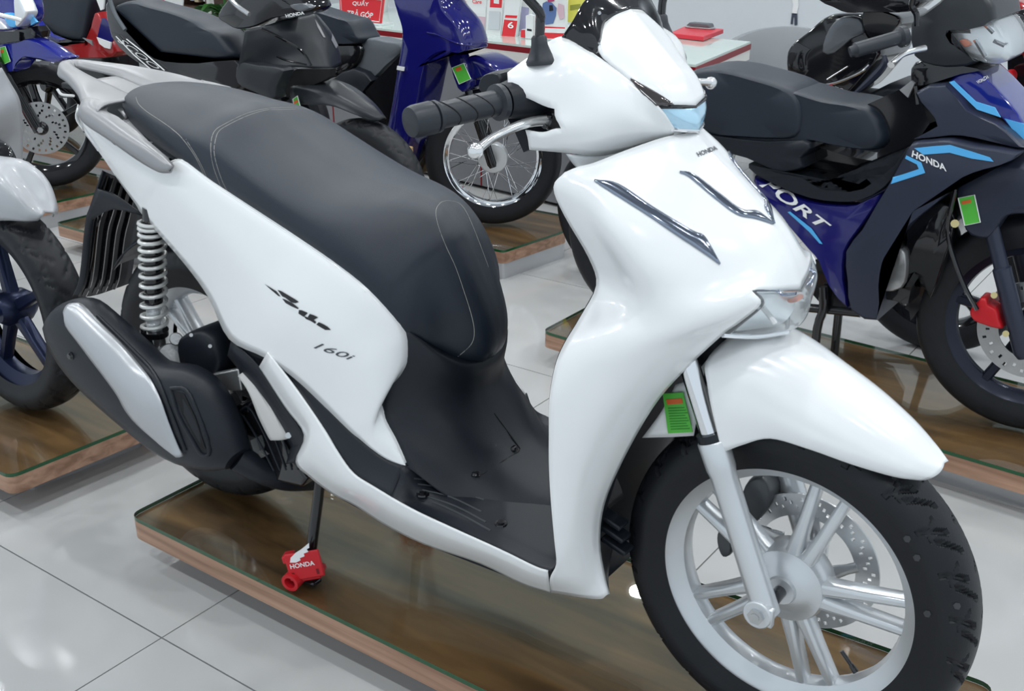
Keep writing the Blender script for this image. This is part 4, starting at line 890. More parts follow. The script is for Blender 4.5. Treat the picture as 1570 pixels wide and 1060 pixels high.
for a, b, c in (((1496,60),(1512,86),.006), ((1508,34),(1524,50),.005), ((1524,62),(1540,70),.005)): obj('lamp_fin', tube([P(*a, y1-.10), P(*b, y1-.098)], c, 6), CHROME, HL1)
obj('handlebar_cowl', pillow([(1400,35),(1420,18),(1445,0),(1480,-30),(1515,-10),(1530,28),(1490,44),(1456,44),(1462,66),(1500,94),(1470,102),(1435,100),(1405,85)], y1-.13, .27, .03, .10, 2), MBLACK, B1)
obj('cowl_lower', pillow([(1405,95),(1440,92),(1490,100),(1515,106),(1480,112),(1440,125),(1405,132),(1398,115)], y1-.11, .22, .02, .1, 2), GLOSS, B1)
G1 = obj('grip', tube([P(1303,80,y1-.33), P(1309,78,y1-.325), P(1311,77,y1-.325), P(1376,58,y1-.235), P(1380,57,y1-.23), P(1388,55,y1-.22)], [.012, .012, .0165, .0165, .024, .024], 18), GRIPM, B1)
obj('brake_lever', stube([P(1418,74,y1-.18), P(1400,78,y1-.21), P(1384,84,y1-.24), P(1370,95,y1-.27), P(1366,100,y1-.28)], [.008, .007, .0065, .0065, .009], 10), MATS['polished_alloy_lever'], B1)
obj('mirror_stem', stube([P(1406,40,y1-.2), P(1405,22,y1-.2), P(1398,8,y1-.2), P(1404,-15,y1-.21)], .007, 8), GLOSS, B1)
obj('ignition_plate', slab([(1379,138),(1397,124),(1402,128),(1392,150)], y1-.12, .01), SILVER, B1)
obj('key_cord', stube([P(1404,132,y1-.14), P(1406,150,y1-.14), P(1407,160,y1-.14)], .004, 6), GLOSS, B1)
SE1 = obj('seat', pillow([(1060,130),(1075,108),(1110,106),(1150,116),(1190,128),(1232,137),(1275,150),(1315,156),(1343,164),(1358,180),(1367,205),(1362,222),(1345,228),(1300,222),(1262,214),(1235,213),(1205,215),(1150,214),(1100,208),(1070,190)], y1-.14, .20, .05, .10, 3), SEATM, B1, label='black stepped seat')
obj('seat_rear_hump', pillow([(1062,120),(1075,104),(1115,102),(1165,114),(1215,130),(1238,150),(1243,180),(1235,207),(1205,212),(1150,210),(1100,205),(1072,185)], y1-.15, .21, .05, .12, 3), SEATM, B1)
obj('rear_cowl', pillow([(1060,195),(1100,205),(1180,214),(1240,212),(1250,225),(1235,240),(1238,255),(1215,262),(1190,258),(1150,240),(1100,225)], y1-.155, .30, .03, .1, 2), BLACK, B1)
obj('step_cover', pillow([(1150,250),(1190,262),(1222,268),(1235,272),(1262,288),(1290,292),(1330,288),(1380,250),(1400,222),(1400,240),(1362,285),(1325,305),(1290,308),(1245,302),(1200,285),(1160,265)], y1-.16, .10, .02, .04, 2), BLACK, B1)
BN1 = pillow([(1160,268),(1200,287),(1245,304),(1290,310),(1325,308),(1362,290),(1345,320),(1322,352),(1302,384),(1300,430),(1306,472),(1278,440),(1262,400),(1245,380),(1215,345),(1185,310),(1165,285)], y1-.15, .30, .03, .08, 2)
obj('side_body', BN1, NAVY, B1, label='glossy navy side body with white letters')
BB1 = bvh(BN1)
obj('model_lettering', text_on('PORT', [(1176,268),(1276,345),(1268,357),(1164,284)], BB1, y1-.15, .003, .02, .3), PRINTW, B1, smooth=False, label='white PORT lettering')
obj('stripe', decal(BB1, [[(1208,325),(1212,324),(1245,350),(1262,374),(1257,373),(1241,355)]], .003, y1-.15), CYAN, B1, smooth=False, label='sky blue stripe')
obj('inner_frame', slab([(1235,225),(1262,228),(1300,240),(1345,248),(1360,262),(1330,288),(1290,290),(1258,282),(1238,262)], y1-.06, .10), GLOSS, B1)
obj('under_frame', slab([(1330,160),(1395,130),(1410,150),(1425,190),(1400,225),(1372,262),(1345,262),(1345,235),(1365,215)], y1-.10, .16), GLOSS, B1)
obj('engine', pillow([(1352,400),(1362,382),(1380,377),(1392,385),(1393,420),(1385,440),(1360,446),(1352,430)], y1-.12, .22, .02, .1, 2), CAST, B1, label='silver engine casing')
obj('radiator_shroud', pillow([(1395,345),(1445,305),(1470,330),(1450,400),(1430,455),(1420,420),(1400,440),(1395,465),(1375,460),(1352,455),(1352,440),(1390,440)], y1-.10, .2, .02, .06, 2), GLOSS, B1)
obj('mud_flap', slab([(1405,440),(1418,440),(1413,470),(1396,492),(1393,470)], y1-.05, .08), GLOSS, B1)
obj('stand_bar', tube([P(1238,472,y1-.10), P(1320,480,y1-.10)], .012, 10), GLOSS, B1)
obj('stand_leg', stube([P(1262,440,y1-.12), P(1262,475,y1-.12), P(1253,505,y1-.12), Wd(P(1253,510,y1-.12).x, y1-.12, .006)], .012, 10, 3), GLOSS, B1)
obj('stand_leg', stube([P(1288,440,y1+.06), P(1286,475,y1+.06), Wd(P(1286,488,y1+.06).x, y1+.06, .006)], .012, 10, 3), GLOSS, B1)
obj('chain_case', slab([(1240,405),(1262,400),(1280,440),(1310,475),(1262,470),(1240,445)], y1-.10, .05), GLOSS, B1)
bgwheel(B1, (-1.105, y1+.10, .285), math.radians(-4), .285, .10, GLOSS)
# red bar and white flash seen through the step opening: lower trim of the black scooter behind
B2 = empty('motorbike', (-.75, 2.05, 0), 'glossy black scooter with dark grey front panel standing behind the blue striped motorbike', 'motorbike')
y2 = 1.95
CB2 = pillow([(1212,85),(1220,66),(1245,46),(1270,25),(1293,19),(1332,22),(1340,45),(1358,80),(1330,120),(1303,147),(1280,146),(1258,136),(1240,131),(1216,118)], y2, .34, .05, .10, 3)
obj('front_body', CB2, GLOSS, B2, label='glossy black front body')
obj('front_panel', pillow([(1262,80),(1267,55),(1278,36),(1294,25),(1320,27),(1327,45),(1322,53),(1306,60),(1280,82)], y2-.012, .05, .012, .1, 2), mat('dark_grey_satin', (.15, .16, .175), .3, metal=.3), B2)
obj('chrome_line', stube([P(1256,132,y2-.01), P(1285,126,y2-.01), P(1318,112,y2-.01), P(1333,100,y2-.01)], .0045, 6), CHROME, B2)
obj('chrome_line', stube([P(1268,122,y2-.01), P(1300,102,y2-.01)], .003, 6), STEEL, B2)
obj('side_blade', stube([P(1305,148,y2-.02), P(1335,122,y2-.02), P(1355,100,y2-.02), P(1356,85,y2-.02)], [.004,.012,.012,.006], 8), MNAVY, B2)
obj('model_lettering', text_on('150', [(1275,130),(1295,136),(1293,143),(1273,137)], bvh(CB2), y2, .003, .02), mat('silver_print', (.5, .52, .55), .3), B2, smooth=False)
obj('mirror', pillow([(1258,-12),(1262,2),(1280,10),(1302,19),(1340,18),(1400,17),(1420,-5),(1350,-25)], y2-.1, .12, .03, .1, 3), GLOSS, B2)
obj('handlebar_cowl', pillow([(1325,20),(1340,12),(1365,18),(1385,28),(1372,50),(1345,62),(1330,45)], y2-.02, .3, .03, .1, 3), GLOSS, B2)
obj('lower_body', pillow([(1215,118),(1260,137),(1320,150),(1400,130),(1400,330),(1330,360),(1230,330),(1200,200)], y2+.06, .26, .03, .1, 2), BLACK, B2)
obj('trim_bar', tube([P(1232,233,y2-.10), P(1275,258,y2-.10), P(1318,284,y2-.10)], .012, 10), RED, B2, label='red lower trim bar')
obj('trim_flash', slab([(1278,254),(1300,262),(1326,278),(1322,283),(1300,270)], y2-.09, .01), PRINTW, B2, smooth=False)
obj('trim_lettering', text_on('SPORT', [(1286,270),(1312,284),(1309,289),(1283,275)], None, y2-.102, 0, .02), PRINTW, B2, smooth=False)
obj('trim_board', slab([(1225,225),(1330,262),(1340,292),(1290,292),(1240,262)], y2-.08, .10), GLOSS, B2)
bgwheel(B2, (-.35, y2+.17, FZ+.285), 0, .285, .10); bgwheel(B2, (-1.55, y2+.17, FZ+.285), 0, .285, .10)
# --- red bike at the edge of the frame
B3 = empty('motorbike', (-.1, 2.15, FZ), 'red motorbike with a black bar end behind the faceted headlamp', 'motorbike')
y3 = 2.1
obj('bar_end', lathe([(.0005, -.05), (.016, -.05), (.022, -.03), (.022, .03), (.030, .035), (.032, .06), (.0005, .06)], P(1556,36,y3-.25), (.25, 1, .1), 24), GLOSS, B3)
obj('front_cowl', pillow([(1545,10),(1560,0),(1590,20),(1620,80),(1600,110),(1575,95),(1566,60)], y3-.16, .3, .03, .1, 3), REDP, B3)
obj('indicator', pillow([(1552,70),(1566,69),(1572,76),(1562,82),(1553,80)], y3-.2, .05, .01, .15, 3), mat('pink_red_lens', (.65, .05, .18), .2), B3)
obj('caliper', pillow([(1536,112),(1550,108),(1556,116),(1552,126),(1538,124)], y3-.15, .05, .012, .15, 3), RED, B3)
obj('leg_shield', pillow([(1530,136),(1560,142),(1600,160),(1620,260),(1590,240),(1560,190)], y3-.15, .3, .03, .1, 3), REDP, B3)
obj('white_flash', slab([(1546,152),(1556,156),(1580,186),(1580,196),(1560,176)], y3-.155, .01), PRINTW, B3, smooth=False)
obj('inner_body', pillow([(1548,30),(1575,30),(1610,120),(1610,250),(1575,230),(1550,140)], y3-.05, .2, .03, .1, 3), GLOSS, B3)
bgwheel(B3, (.36, y3+.02, FZ+.285), 0, .285, .09)
obj('fork_leg', tube([P(1600,150,y3-.07), Wd(.36, y3-.07, FZ+.285)], .02, 10), GLOSS, B3)
# --- silver scooter behind the white one
B4 = empty('motor_scooter', (-2.6, 0, 0), 'silver grey scooter with treaded front tyre behind the white scooter', 'scooter', None)
w4 = bgwheel(B4, (-2.150, -.012, .284), 0, .284, .115, mat('blue_black_alloy', (.012, .018, .05), .3, metal=.5), 'alloy', True)
FG = [[(-12,238,0.0),(-20,262,-.055),(-25,300,-.075),(-25,335,-.08)], [(12,252,0),(2,275,-.05),(-4,305,-.07),(-6,338,-.074)], [(36,281,0),(26,298,-.042),(18,318,-.058),(14,338,-.062)], [(56,308,0),(48,320,-.028),(42,330,-.040),(38,339,-.044)], [(69,326,0),(66,330,-.012),(62,335,-.018),(58,338,-.02)]]
obj('front_fender', both(net(FG, 4, 4)), GREYP, B4, solid=.003)
apn = net([[(2,104,.15),(-18,108,.09),(-45,118,.0)], [(16,128,.165),(-5,138,.10),(-38,155,0)], [(29,152,.175),(8,165,.11),(-30,185,0)], [(34,180,.178),(12,195,.12),(-25,212,.02)], [(35,212,.178),(15,216,.135),(-5,218,.10)], [(34,245,.175),(24,241,.15),(12,234,.125)], [(33,268,.172),(27,268,.155),(20,254,.14)]], 4, 4)
obj('front_apron', both(apn), GREYP, B4, solid=.003)
obj('inner_fender', both(net([[Wd(-2.32,-.09,.60), Wd(-2.36,0,.60)], [Wd(-2.40,-.09,.45), Wd(-2.44,0,.45)], [Wd(-2.46,-.09,.25), Wd(-2.48,0,.25)]], 4, 3)), GLOSS, B4, solid=.004)
obj('steering_block', pillow([(-60,215),(-25,222),(-10,240),(-4,262),(-8,300),(-60,330)], -.02, .08, .02, .1, 2), GLOSS, B4)
for s in (-1, 1): obj('fork_leg', tube([Wd(-2.29, .085*s, .60), Wd(-2.20, .085*s, .40), Wd(-2.15, .085*s, .285)], [.017, .021, .020], 14), BLUEM, B4)
obj('axle', cyl(Wd(-2.15, -.105, .285), Wd(-2.15, .105, .285), .014), BLUEM, B4)
obj('axle_nut', cyl(Wd(-2.15, -.12, .285), Wd(-2.15, -.10, .285), .018, 6), GLOSS, B4)
obj('body_cover', pillow([(-520,120),(-440,90),(-330,140),(-260,210),(-250,360),(-330,410),(-450,390)], -.16, .28, .05, .1, 3), GREYP, B4)
bgwheel(B4, (-3.45, -.012, .290), 0, .290, .12, GLOSS)
# --- matt black scooter
B5 = empty('motor_scooter', (-2.7, 1.42, 0), 'matt black scooter with black seat and matt black front fender beside the navy motorbike', 'scooter')
y5 = 1.42
Y = lambda d: y5+d
A5 = net([[(376,46,Y(-.2)),(410,38,Y(-.14)),(440,29,Y(-.07)),(466,25,Y(0)),(482,22,Y(.05)),(490,27,Y(.1))],
          [(371,75,Y(-.21)),(403,62,Y(-.16)),(445,54,Y(-.08)),(476,54,Y(0)),(495,46,Y(.06)),(507,49,Y(.11))],
          [(366,100,Y(-.205)),(398,92,Y(-.165)),(440,84,Y(-.09)),(489,82,Y(0)),(509,76,Y(.07)),(520,76,Y(.12))],
          [(370,126,Y(-.19)),(398,117,Y(-.165)),(442,103,Y(-.10)),(499,106,Y(0)),(513,103,Y(.06)),(523,97,Y(.12))]], 5, 5)
obj('front_apron', A5, MBLACK, B5, solid=.005, label='matt black front apron'); AB5 = bvh(A5)
obj('side_wing', pillow([(370,95),(400,98),(438,104),(436,118),(428,136),(424,152),(398,142),(368,126)], y5-.205, .06, .02, .1, 3), MBLACK, B5)
obj('apron_crease', seam(AB5, [(401,44),(430,58),(455,72),(468,85),(477,101)], .006, 4, 8, 0, y=y5-.19), GLOSS, B5)
obj('apron_crease', seam(AB5, [(424,86),(440,93),(470,100)], .005, 4, 8, 0, y=y5-.19), GLOSS, B5)
obj('wheel_arch_liner', slab([(430,120),(455,106),(496,106),(506,106),(505,118),(495,124),(470,135),(440,150)], y5-.06, .03), DARK, B5)
obj('silver_flash', decal(AB5, [[(482,30),(490,42),(498,58),(495,58),(486,42)], [(508,52),(517,70),(514,75),(507,62)]], .004, y5+.06), SILVER, B5, smooth=False)
obj('handlebar_cowl', pillow([(345,22),(375,-15),(420,-30),(470,-15),(490,10),(470,22),(437,26),(405,40),(376,44),(360,36)], y5-.15, .13, .05, .12, 3), GLOSS, B5)
obj('brand_lettering', text_on('HONDA', [(437,22),(466,17),(467,22),(439,27)], None, y5-.158, 0, .03), PRINTW, B5, smooth=False, label='white HONDA lettering')
obj('brake_lever', stube([P(351,-5,y5-.28), P(362,8,y5-.30), P(382,22,y5-.30)], .008, 8), STEEL, B5)
obj('lamp_inset', pillow([(446,8),(468,5),(478,12),(462,18)], y5-.155, .03, .01, .15, 3), MATS['dark_grey_satin'], B5)
FE5 = [[(496,122,y5),(473,131,y5-.06),(446,134,y5-.09),(448,160,y5-.10)], [(512,122,y5),(492,134,y5-.06),(475,140,y5-.085),(484,161,y5-.095)], [(535,136,y5),(518,146,y5-.055),(505,153,y5-.075),(511,163,y5-.08)], [(568,160,y5),(552,166,y5-.04),(541,170,y5-.055),(540,174,y5-.06)], [(589,181,y5),(583,184,y5-.015),(577,186,y5-.02),(572,187,y5-.02)]]
f5 = net(FE5, 4, 4); f5m = ([Vector((p.x, 2*y5-p.y, p.z)) for p in f5[0]], [tuple(reversed(q)) for q in f5[1]])
obj('front_fender', join(f5, f5m), MBLACK, B5, solid=.004)
wx = P(540,235,y5).x
bgwheel(B5, (-2.22, y5, .275), 0, .275, .10, GLOSS, 'alloy', True)
fork(B5, Wd(-2.33, y5-.075, .50), Wd(-2.22, y5-.075, .275), .018, GLOSS, .15)
label_card(B5, [(449,152),(456,147),(461,165),(452,168)], y5-.11, [(450,156),(456,153),(457,157),(451,160)])
obj('seat', pillow([(185,10),(199,2),(218,0),(240,6),(278,16),(309,28),(328,40),(346,48),(360,63),(371,84),(360,90),(316,93),(258,90),(229,71),(207,48),(189,24)], y5-.14, .14, .05, .12, 3), SEATM, B5, label='plain black seat')
SB5 = pillow([(168,5),(178,5),(192,35),(212,58),(235,82),(262,94),(318,97),(374,92),(380,112),(372,150),(300,130),(240,105),(205,85),(178,55)], y5-.145, .14, .03, .06, 2)
obj('side_body', SB5, GLOSS, B5)
obj('side_lettering', text_on('SCOO', [(192,61),(250,106),(236,104),(180,62)], bvh(SB5), y5-.145, .004, 0.0), mat('white_outline_print', (.65, .65, .65), .4), B5, smooth=False, label='white outlined lettering')
obj('side_pinstripe', tube([P(178,56,y5-.152), P(205,84,y5-.152), P(232,107,y5-.152)], .0022, 6), PRINTW, B5)
obj('side_pinstripe', tube([P(194,60,y5-.152), P(222,82,y5-.152), P(252,108,y5-.152)], .0022, 6), PRINTW, B5)
obj('rear_rail', stube([P(166,-8,y5-.16), P(176,20,y5-.16), P(192,46,y5-.16)], .008, 8), GREYPL, B5)
obj('lower_body', slab([(300,110),(372,115),(430,150),(470,250),(400,330),(300,260),(240,160)], y5-.08, .16), GLOSS, B5)
bgwheel(B5, (-3.45, y5, .275), 0, .275, .11, GLOSS)
# --- navy motorbike with the spoked wheel
B6 = empty('motorbike', (-2.7, 2.15, 0), 'glossy navy blue motorbike with a wire spoked front wheel turned aside', 'motorbike')
y6 = 2.15; st6 = math.radians(33)
C6 = Vector((-2.188, 2.15, .283))
w6 = bgwheel(B6, C6, st6, .283, .075, CHROME, 'wire')
NL = pillow([(616,-25),(617,2),(624,25),(627,45),(624,75),(618,110),(610,160),(600,215),(596,262),(612,270),(630,235),(645,180),(652,150),(659,114),(667,90),(683,76),(701,72),(724,76),(728,68),(726,56),(717,32),(692,2),(680,-25)], y6-.20, .16, .05, .12, 3)
obj('leg_shield', NL, NAVY, B6, label='glossy navy leg shield'); NLB = bvh(NL)
obj('shield_crease', seam(NLB, [(655,50),(672,54),(700,66),(726,70)], .004, 4, 8, 0, y=y6-.2), NAVY, B6)
NF = pillow([(697,104),(703,90),(718,88),(730,84),(750,92),(768,104),(767,110),(748,116),(732,122),(727,132),(712,139),(704,128)], y6-.10, .17, .03, .12, 3)
obj('front_fender', NF, NAVY, B6)
label_card(B6, [(693,104),(711,97),(722,121),(704,129)], y6-.135, [(698,105),(706,102),(708,107),(700,110)])
obj('fender_stay', pillow([(690,86),(710,84),(722,120),(716,140),(704,136),(694,105)], y6-.125, .05, .01, .1, 2), NAVY, B6)
fork(B6, (715,130,y6-.09), C6+Vector((math.sin(st6)*.085, -math.cos(st6)*.085, -.01)), .02, GLOSS, .17, st6)
obj('inner_cover', pillow([(552,92),(564,58),(600,62),(620,66),(622,80),(600,100),(577,122),(560,120),(549,104)], y6-.10, .10, .03, .1, 2), GREYPL, B6, label='grey inner leg cover')
obj('step_panel', pillow([(515,120),(549,103),(577,122),(560,145),(606,164),(602,176),(560,160),(530,140)], y6-.14, .12, .03, .08, 2), BLACK, B6)
obj('side_frame', slab([(560,140),(620,78),(626,70),(624,110),(605,180),(600,230),(570,180)], y6-.15, .1), GLOSS, B6)
obj('shield_badge', slab([(609,101),(620,103),(619,109),(608,107)], y6-.21, .004), PRINTW, B6, smooth=False)
obj('seat', pillow([(440,5),(454,3),(492,14),(530,26),(549,32),(560,51),(565,60),(557,67),(526,67),(500,60),(470,40)], y6-.14, .14, .05, .1, 3), SEATM, B6)
obj('side_cover', pillow([(500,58),(526,68),(558,68),(560,85),(548,104),(515,120),(495,90)], y6-.12, .12, .03, .1, 2), GLOSS, B6)
obj('engine', slab([(585,175),(640,185),(660,225),(640,270),(600,262)], y6-.08, .16), GLOSS, B6, bevel=.02)
obj('headlamp_cowl', pillow([(618,2),(690,2),(720,-45),(690,-80),(630,-70)], y6-.16, .15, .05, .1, 3), NAVY, B6)
bgwheel(B6, (-3.42, y6, .283), 0, .283, .09, CHROME)
# --- royal blue motorbike
B7 = empty('motorbike', (-4.8, 1.45, 0), 'royal blue motorbike with a slotted front brake disc behind the silver scooter', 'motorbike')
y7 = 1.45; st7 = math.radians(52); C7 = Vector((-4.303, 1.45, .292))
w7 = bgwheel(B7, C7, st7, .292, .10, GLOSS)
obj('brake_disc', xf(disc_vf(.03, .121, -.075, .004, 144, 8, lambda i, j: (j in (2, 3, 4) and (i+j*3) % 14 in (0, 1, 2)) or (j == 6 and i % 6 < 2)), wmat(C7, st7)), STEEL, w7, smooth=False, label='slotted steel brake disc')
obj('hub_cap', xf(lathe([(.0005, -.11), (.012, -.11), (.03, -.09), (.034, -.07)], (0, 0, 0), (0, 1, 0), 24), wmat(C7, st7)), GLOSS, w7)
obj('axle_nut', xf(cyl(Wd(0, -.125, 0), Wd(0, -.10, 0), .014, 6), wmat(C7, st7)), STEEL, w7)
Mf = wmat(C7, st7)
for s in (-1, 1): obj('fork_leg', tube([Mf @ Vector((-.17, .10*s, .42)), Mf @ Vector((-.08, .10*s, .18)), Mf @ Vector((-.01, .10*s, -.01))], [.018, .022, .022], 14), GLOSS, B7)
obj('brake_caliper', xf(join(box((-.11, -.09, .02), (.06, .05, .08))), Mf), RED, B7, bevel=.012)
obj('front_fender', pillow([(-14,75),(0,68),(34,63),(53,58),(79,70),(100,84),(110,88),(96,95),(74,89),(51,85),(40,89),(33,96),(27,109),(11,109),(-8,104)], y7-.14, .08, .03, .08, 3), ROYAL, B7)
label_card(B7, [(0,73),(8,71),(16,94),(3,100)], y7-.146, [(0,77),(5,76),(6,80),(1,82)])
obj('tyre_mark', slab([(57,98),(62,93),(78,94),(74,100)], y7-.075, .004), SILVER, B7, smooth=False)
obj('hose', stube([P(88,137,y7-.06), P(95,145,y7-.06), P(113,147,y7-.06)], .006, 8), PRINTW, B7)
obj('front_cowl', pillow([(-40,20),(-20,-20),(20,-30),(45,-10),(52,22),(45,38),(25,46),(0,48),(-30,45)], y7-.16, .10, .04, .1, 3), ROYAL, B7)
HL7 = obj('headlamp', pillow([(27,-8),(36,-5),(44,12),(46,22),(38,34),(30,41),(28,25)], y7-.19, .06, .02, .15, 3), REFL, B7)
obj('lamp_corner', pillow([(-8,28),(4,32),(14,43),(8,45),(-8,42)], y7-.19, .05, .015, .15, 3), REFL, B7)
obj('decal_flash', pillow([(8,20),(20,22),(28,36),(24,42),(16,40),(10,30)], y7-.185, .04, .01, .15, 3), CYAN, B7)
obj('decal_flash', slab([(46,22),(56,34),(47,39)], y7-.15, .01), CYAN, B7)
obj('brake_lever', stube([P(-10,20,y7-.28), P(5,24,y7-.27), P(22,28,y7-.24), P(32,31,y7-.22)], .009, 8), PRINTW, B7)
obj('lower_cover', pillow([(-20,50),(25,47),(55,40),(60,58),(34,63),(0,68),(-20,70)], y7-.1, .08, .02, .08, 2), GLOSS, B7)
obj('strut', tube([P(55,45,y7), P(75,67,y7)], .012, 8), SILVER, B7)
obj('side_strip', slab([(54,30),(60,38),(74,54),(93,61),(90,64),(70,58),(58,46)], y7+.12, .03), ROYAL, B7)
bgwheel(B7, (-5.5, y7, .292), 0, .292, .10)
# --- red motorbike with black seat
B8 = empty('motorbike', (-4.6, 2.2, 0), 'red motorbike with black seat and white and blue flashes behind the royal blue motorbike', 'motorbike')
y8 = 2.2
obj('seat', pillow([(36,-25),(100,-35),(150,-15),(150,15),(143,48),(138,62),(118,60),(92,50),(62,34),(46,18)], y8-.14, .14, .05, .12, 3), SEATM, B8)
obj('side_cover', pillow([(44,18),(62,36),(92,52),(120,62),(140,62),(142,70),(128,72),(90,72),(74,64),(58,42)], y8-.15, .12, .03, .08, 2), GLOSS, B8)
obj('red_body', pillow([(74,66),(95,70),(128,71),(142,68),(147,45),(154,18),(160,25),(176,55),(182,70),(181,86),(150,89),(110,87),(90,75)], y8-.16, .12, .03, .06, 2), REDP, B8, label='red body panel')
obj('blue_flash', slab([(156,28),(160,28),(176,57),(170,65),(149,57)], y8-.166, .008), NAVY, B8, smooth=False)
obj('white_flash', slab([(148,57),(170,65),(168,75),(160,73),(152,67)], y8-.170, .008), PRINTW, B8, smooth=False)
obj('white_flash', slab([(146,-5),(160,-5),(158,14),(154,16)], y8-.166, .008), PRINTW, B8, smooth=False)
obj('tail_flash', slab([(126,58),(140,62),(142,70)], y8-.166, .008), SILVER, B8, smooth=False)
obj('lower_body', slab([(80,75),(182,86),(190,150),(90,150)], y8-.05, .12), GLOSS, B8)
bgwheel(B8, (-4.2, y8, .285), 0, .285, .09); bgwheel(B8, (-5.4, y8, .285), 0, .285, .09)
# ------------------------------------------------------------------ reception counter and what stands on it
desk_top = mat('pale_mint_glass_top', (.60, .72, .66), .12, coat=.6)
cream = mat('cream_laminate', (.72, .70, .66), .35); dred = mat('dark_red_edge', (.22, .006, .012), .3); dgrey = mat('grey_laminate', (.20, .205, .22), .4)
DA, DB_, DC, DD = Vector((-4.75, 3.20)), Vector((-1.60, 2.765)), Vector((-1.74, 3.62)), Vector((-4.85, 4.05))
DK = empty('reception_counter', (-3.2, 3.4, FZ), 'long reception counter with red edged top and grey front panels', 'counter')
def dprism(pts, z0, z1): return prism([Vector((p.x, p.y, z0)) for p in pts], (0, 0, z1-z0))
def dins(d):
    c = (DA+DB_+DC+DD)/4; return [p+(c-p).normalized()*d*1.6 for p in (DA, DB_, DC, DD)]
obj('worktop', dprism([DA, DB_, DC, DD], .622, .632), desk_top, DK, smooth=False)
obj('red_edge', dprism([p+((p-(DA+DB_+DC+DD)/4).normalized()*.004) for p in (DA, DB_, DC, DD)], .596, .622), dred, DK, smooth=False)
obj('cream_band', dprism([DA, DB_, DC, DD], .548, .596), cream, DK, smooth=False)
E_ = dins(.05); fr = (E_[1]-E_[0])
for k in range(5):
    a, b = E_[0]+fr*(k/5+.002), E_[0]+fr*((k+1)/5-.002); nrm = Vector((-fr.y, fr.x)).normalized()*.02
    obj('front_panel', dprism([a, b, b+nrm, a+nrm], FZ+.02, .548), dgrey, DK, smooth=False)
    if k: obj('panel_joint', dprism([a-fr*.0035-nrm*.1, a-fr*.0005-nrm*.1, a-fr*.0005+nrm, a-fr*.0035+nrm], FZ+.02, .548), dred, DK, smooth=False)
obj('end_panel', dprism([E_[1], E_[2], E_[2]+Vector((-.02, 0)), E_[1]+Vector((-.02, 0))], FZ, .548), mat('light_grey_laminate', (.42, .43, .42), .4), DK, smooth=False)
obj('base', dprism(dins(.12), FZ, FZ+.05), GLOSS, DK, smooth=False)
def stand(name, pix, y, th, m, label, cat, group=None):
    pts = [P(a, b, y) for a, b in pix]; c = sum(pts, Vector())/len(pts); z = min(p.z for p in pts)
    r = empty(name, (c.x, y, z), label, cat, group); o = obj('panel', prism(pts, (0, th, 0)), m, r, smooth=False); return r, y-.0012
sgp = 3.13
r, yy = stand('counter_sign', [(520,-8),(588,-2),(583.5,36),(522,28)], sgp, .012, REDB, 'red counter sign with white Vietnamese lettering and white border', 'sign')
obj('sign_border', tube([P(522,-6,yy), P(585.5,0,yy), P(581.5,33.5,yy), P(524.5,26,yy)], .0022, 5, closed=True), PRINTW, r)
obj('sign_text', text_on('QU\u1ea6Y', [(541,-1.5),(566,0.5),(565,10.5),(540,9)], None, yy, 0, .02), PRINTW, r, smooth=False)
obj('sign_text', text_on('TR\u1ea2 G\u00d3P', [(533,13),(573,17),(571,28),(532,24)], None, yy, 0, .02), PRINTW, r, smooth=False)
obj('sign_foot', prism([P(520,29,sgp), P(585,37,sgp), P(585,40,sgp), P(520,32,sgp)], (0, .10, 0)), mat('acrylic_foot', (.7, .75, .75), .1), r, smooth=False)
paper = mat('printed_paper_white', (.74, .74, .74), .35); pink = mat('pink_print', (.62, .42, .48), .4); brown = mat('dark_brown_print', (.05, .02, .02), .4); beige = mat('beige_print', (.62, .52, .35), .4)
skin = mat('soft_blue_print', (.10, .16, .34), .4); yel = mat('yellow_print', (.72, .66, .12), .4); lav = mat('lavender_print', (.40, .38, .55), .4); gp = mat('pale_grey_print', (.55, .57, .60), .4)
def leaflet(pix, y, blocks, label, text=None, m=paper):
    r, yy = stand('brochure', pix, y, .02, m, label, 'brochure', 'brochures standing on the counter')
    for i, (p, mm) in enumerate(blocks): obj('print_block', prism([P(a, b, yy-.0008*i) for a, b in p], (0, .0008, 0)), mm, r, smooth=False)
    if text: obj('print_text', text_on(text[0], text[1], None, yy-.004, 0, .015), text[2], r, smooth=False)
yb = 3.12
leaflet([(697,-14),(721,-12),(720,44),(706,42)], yb+.1, [([(700,12),(719,13),(719,20),(702,19)], pink), ([(706,28),(719,29),(718,42),(708,41)], beige)], 'narrow leaflet with red script heading, left of the dog leaflet', ('Care', [(701,-1),(715,0),(715,6),(701,5)], REDB))
leaflet([(722,-14),(747,-12),(743,52),(718,50)], yb+.05, [([(722,6),(745,8),(744,22),(721,20)], paper), ([(720,24),(744,26),(743,46),(719,44)], pink), ([(722,25),(731,26),(731,34),(722,33)], brown), ([(726,38),(742,40),(741,49),(724,48)], beige)], 'leaflet with red script heading and a small brown puppy picture', ('Care', [(724,-1),(739,0),(738,6),(724,5)], REDB))
leaflet([(748,-14),(772,-12),(767,56),(745,54)], yb+.04, [([(752,-8),(770,-6),(769,12),(751,11)], REDB), ([(757,-6),(765,-5),(765,6),(757,5)], paper), ([(750,17),(767,18),(766,46),(748,45)], gp)], 'white leaflet with a red picture block at its top')
leaflet([(776,-14),(799,-12),(790,58),(769,56)], yb+.02, [([(775,23),(793,24),(792,28),(774,27)], REDB), ([(773,30),(793,32),(789,57),(769,55)], REDB)], 'white and red leaflet with a large white numeral', ('6', [(779,33),(788,34),(787,44),(778,43)], PRINTW))
leaflet([(797,-6),(815,-4),(810,56),(793,54)], yb+.08, [([(799,10),(811,12),(808,50),(796,48)], lav)], 'grey lavender leaflet partly behind the red and white leaflet')
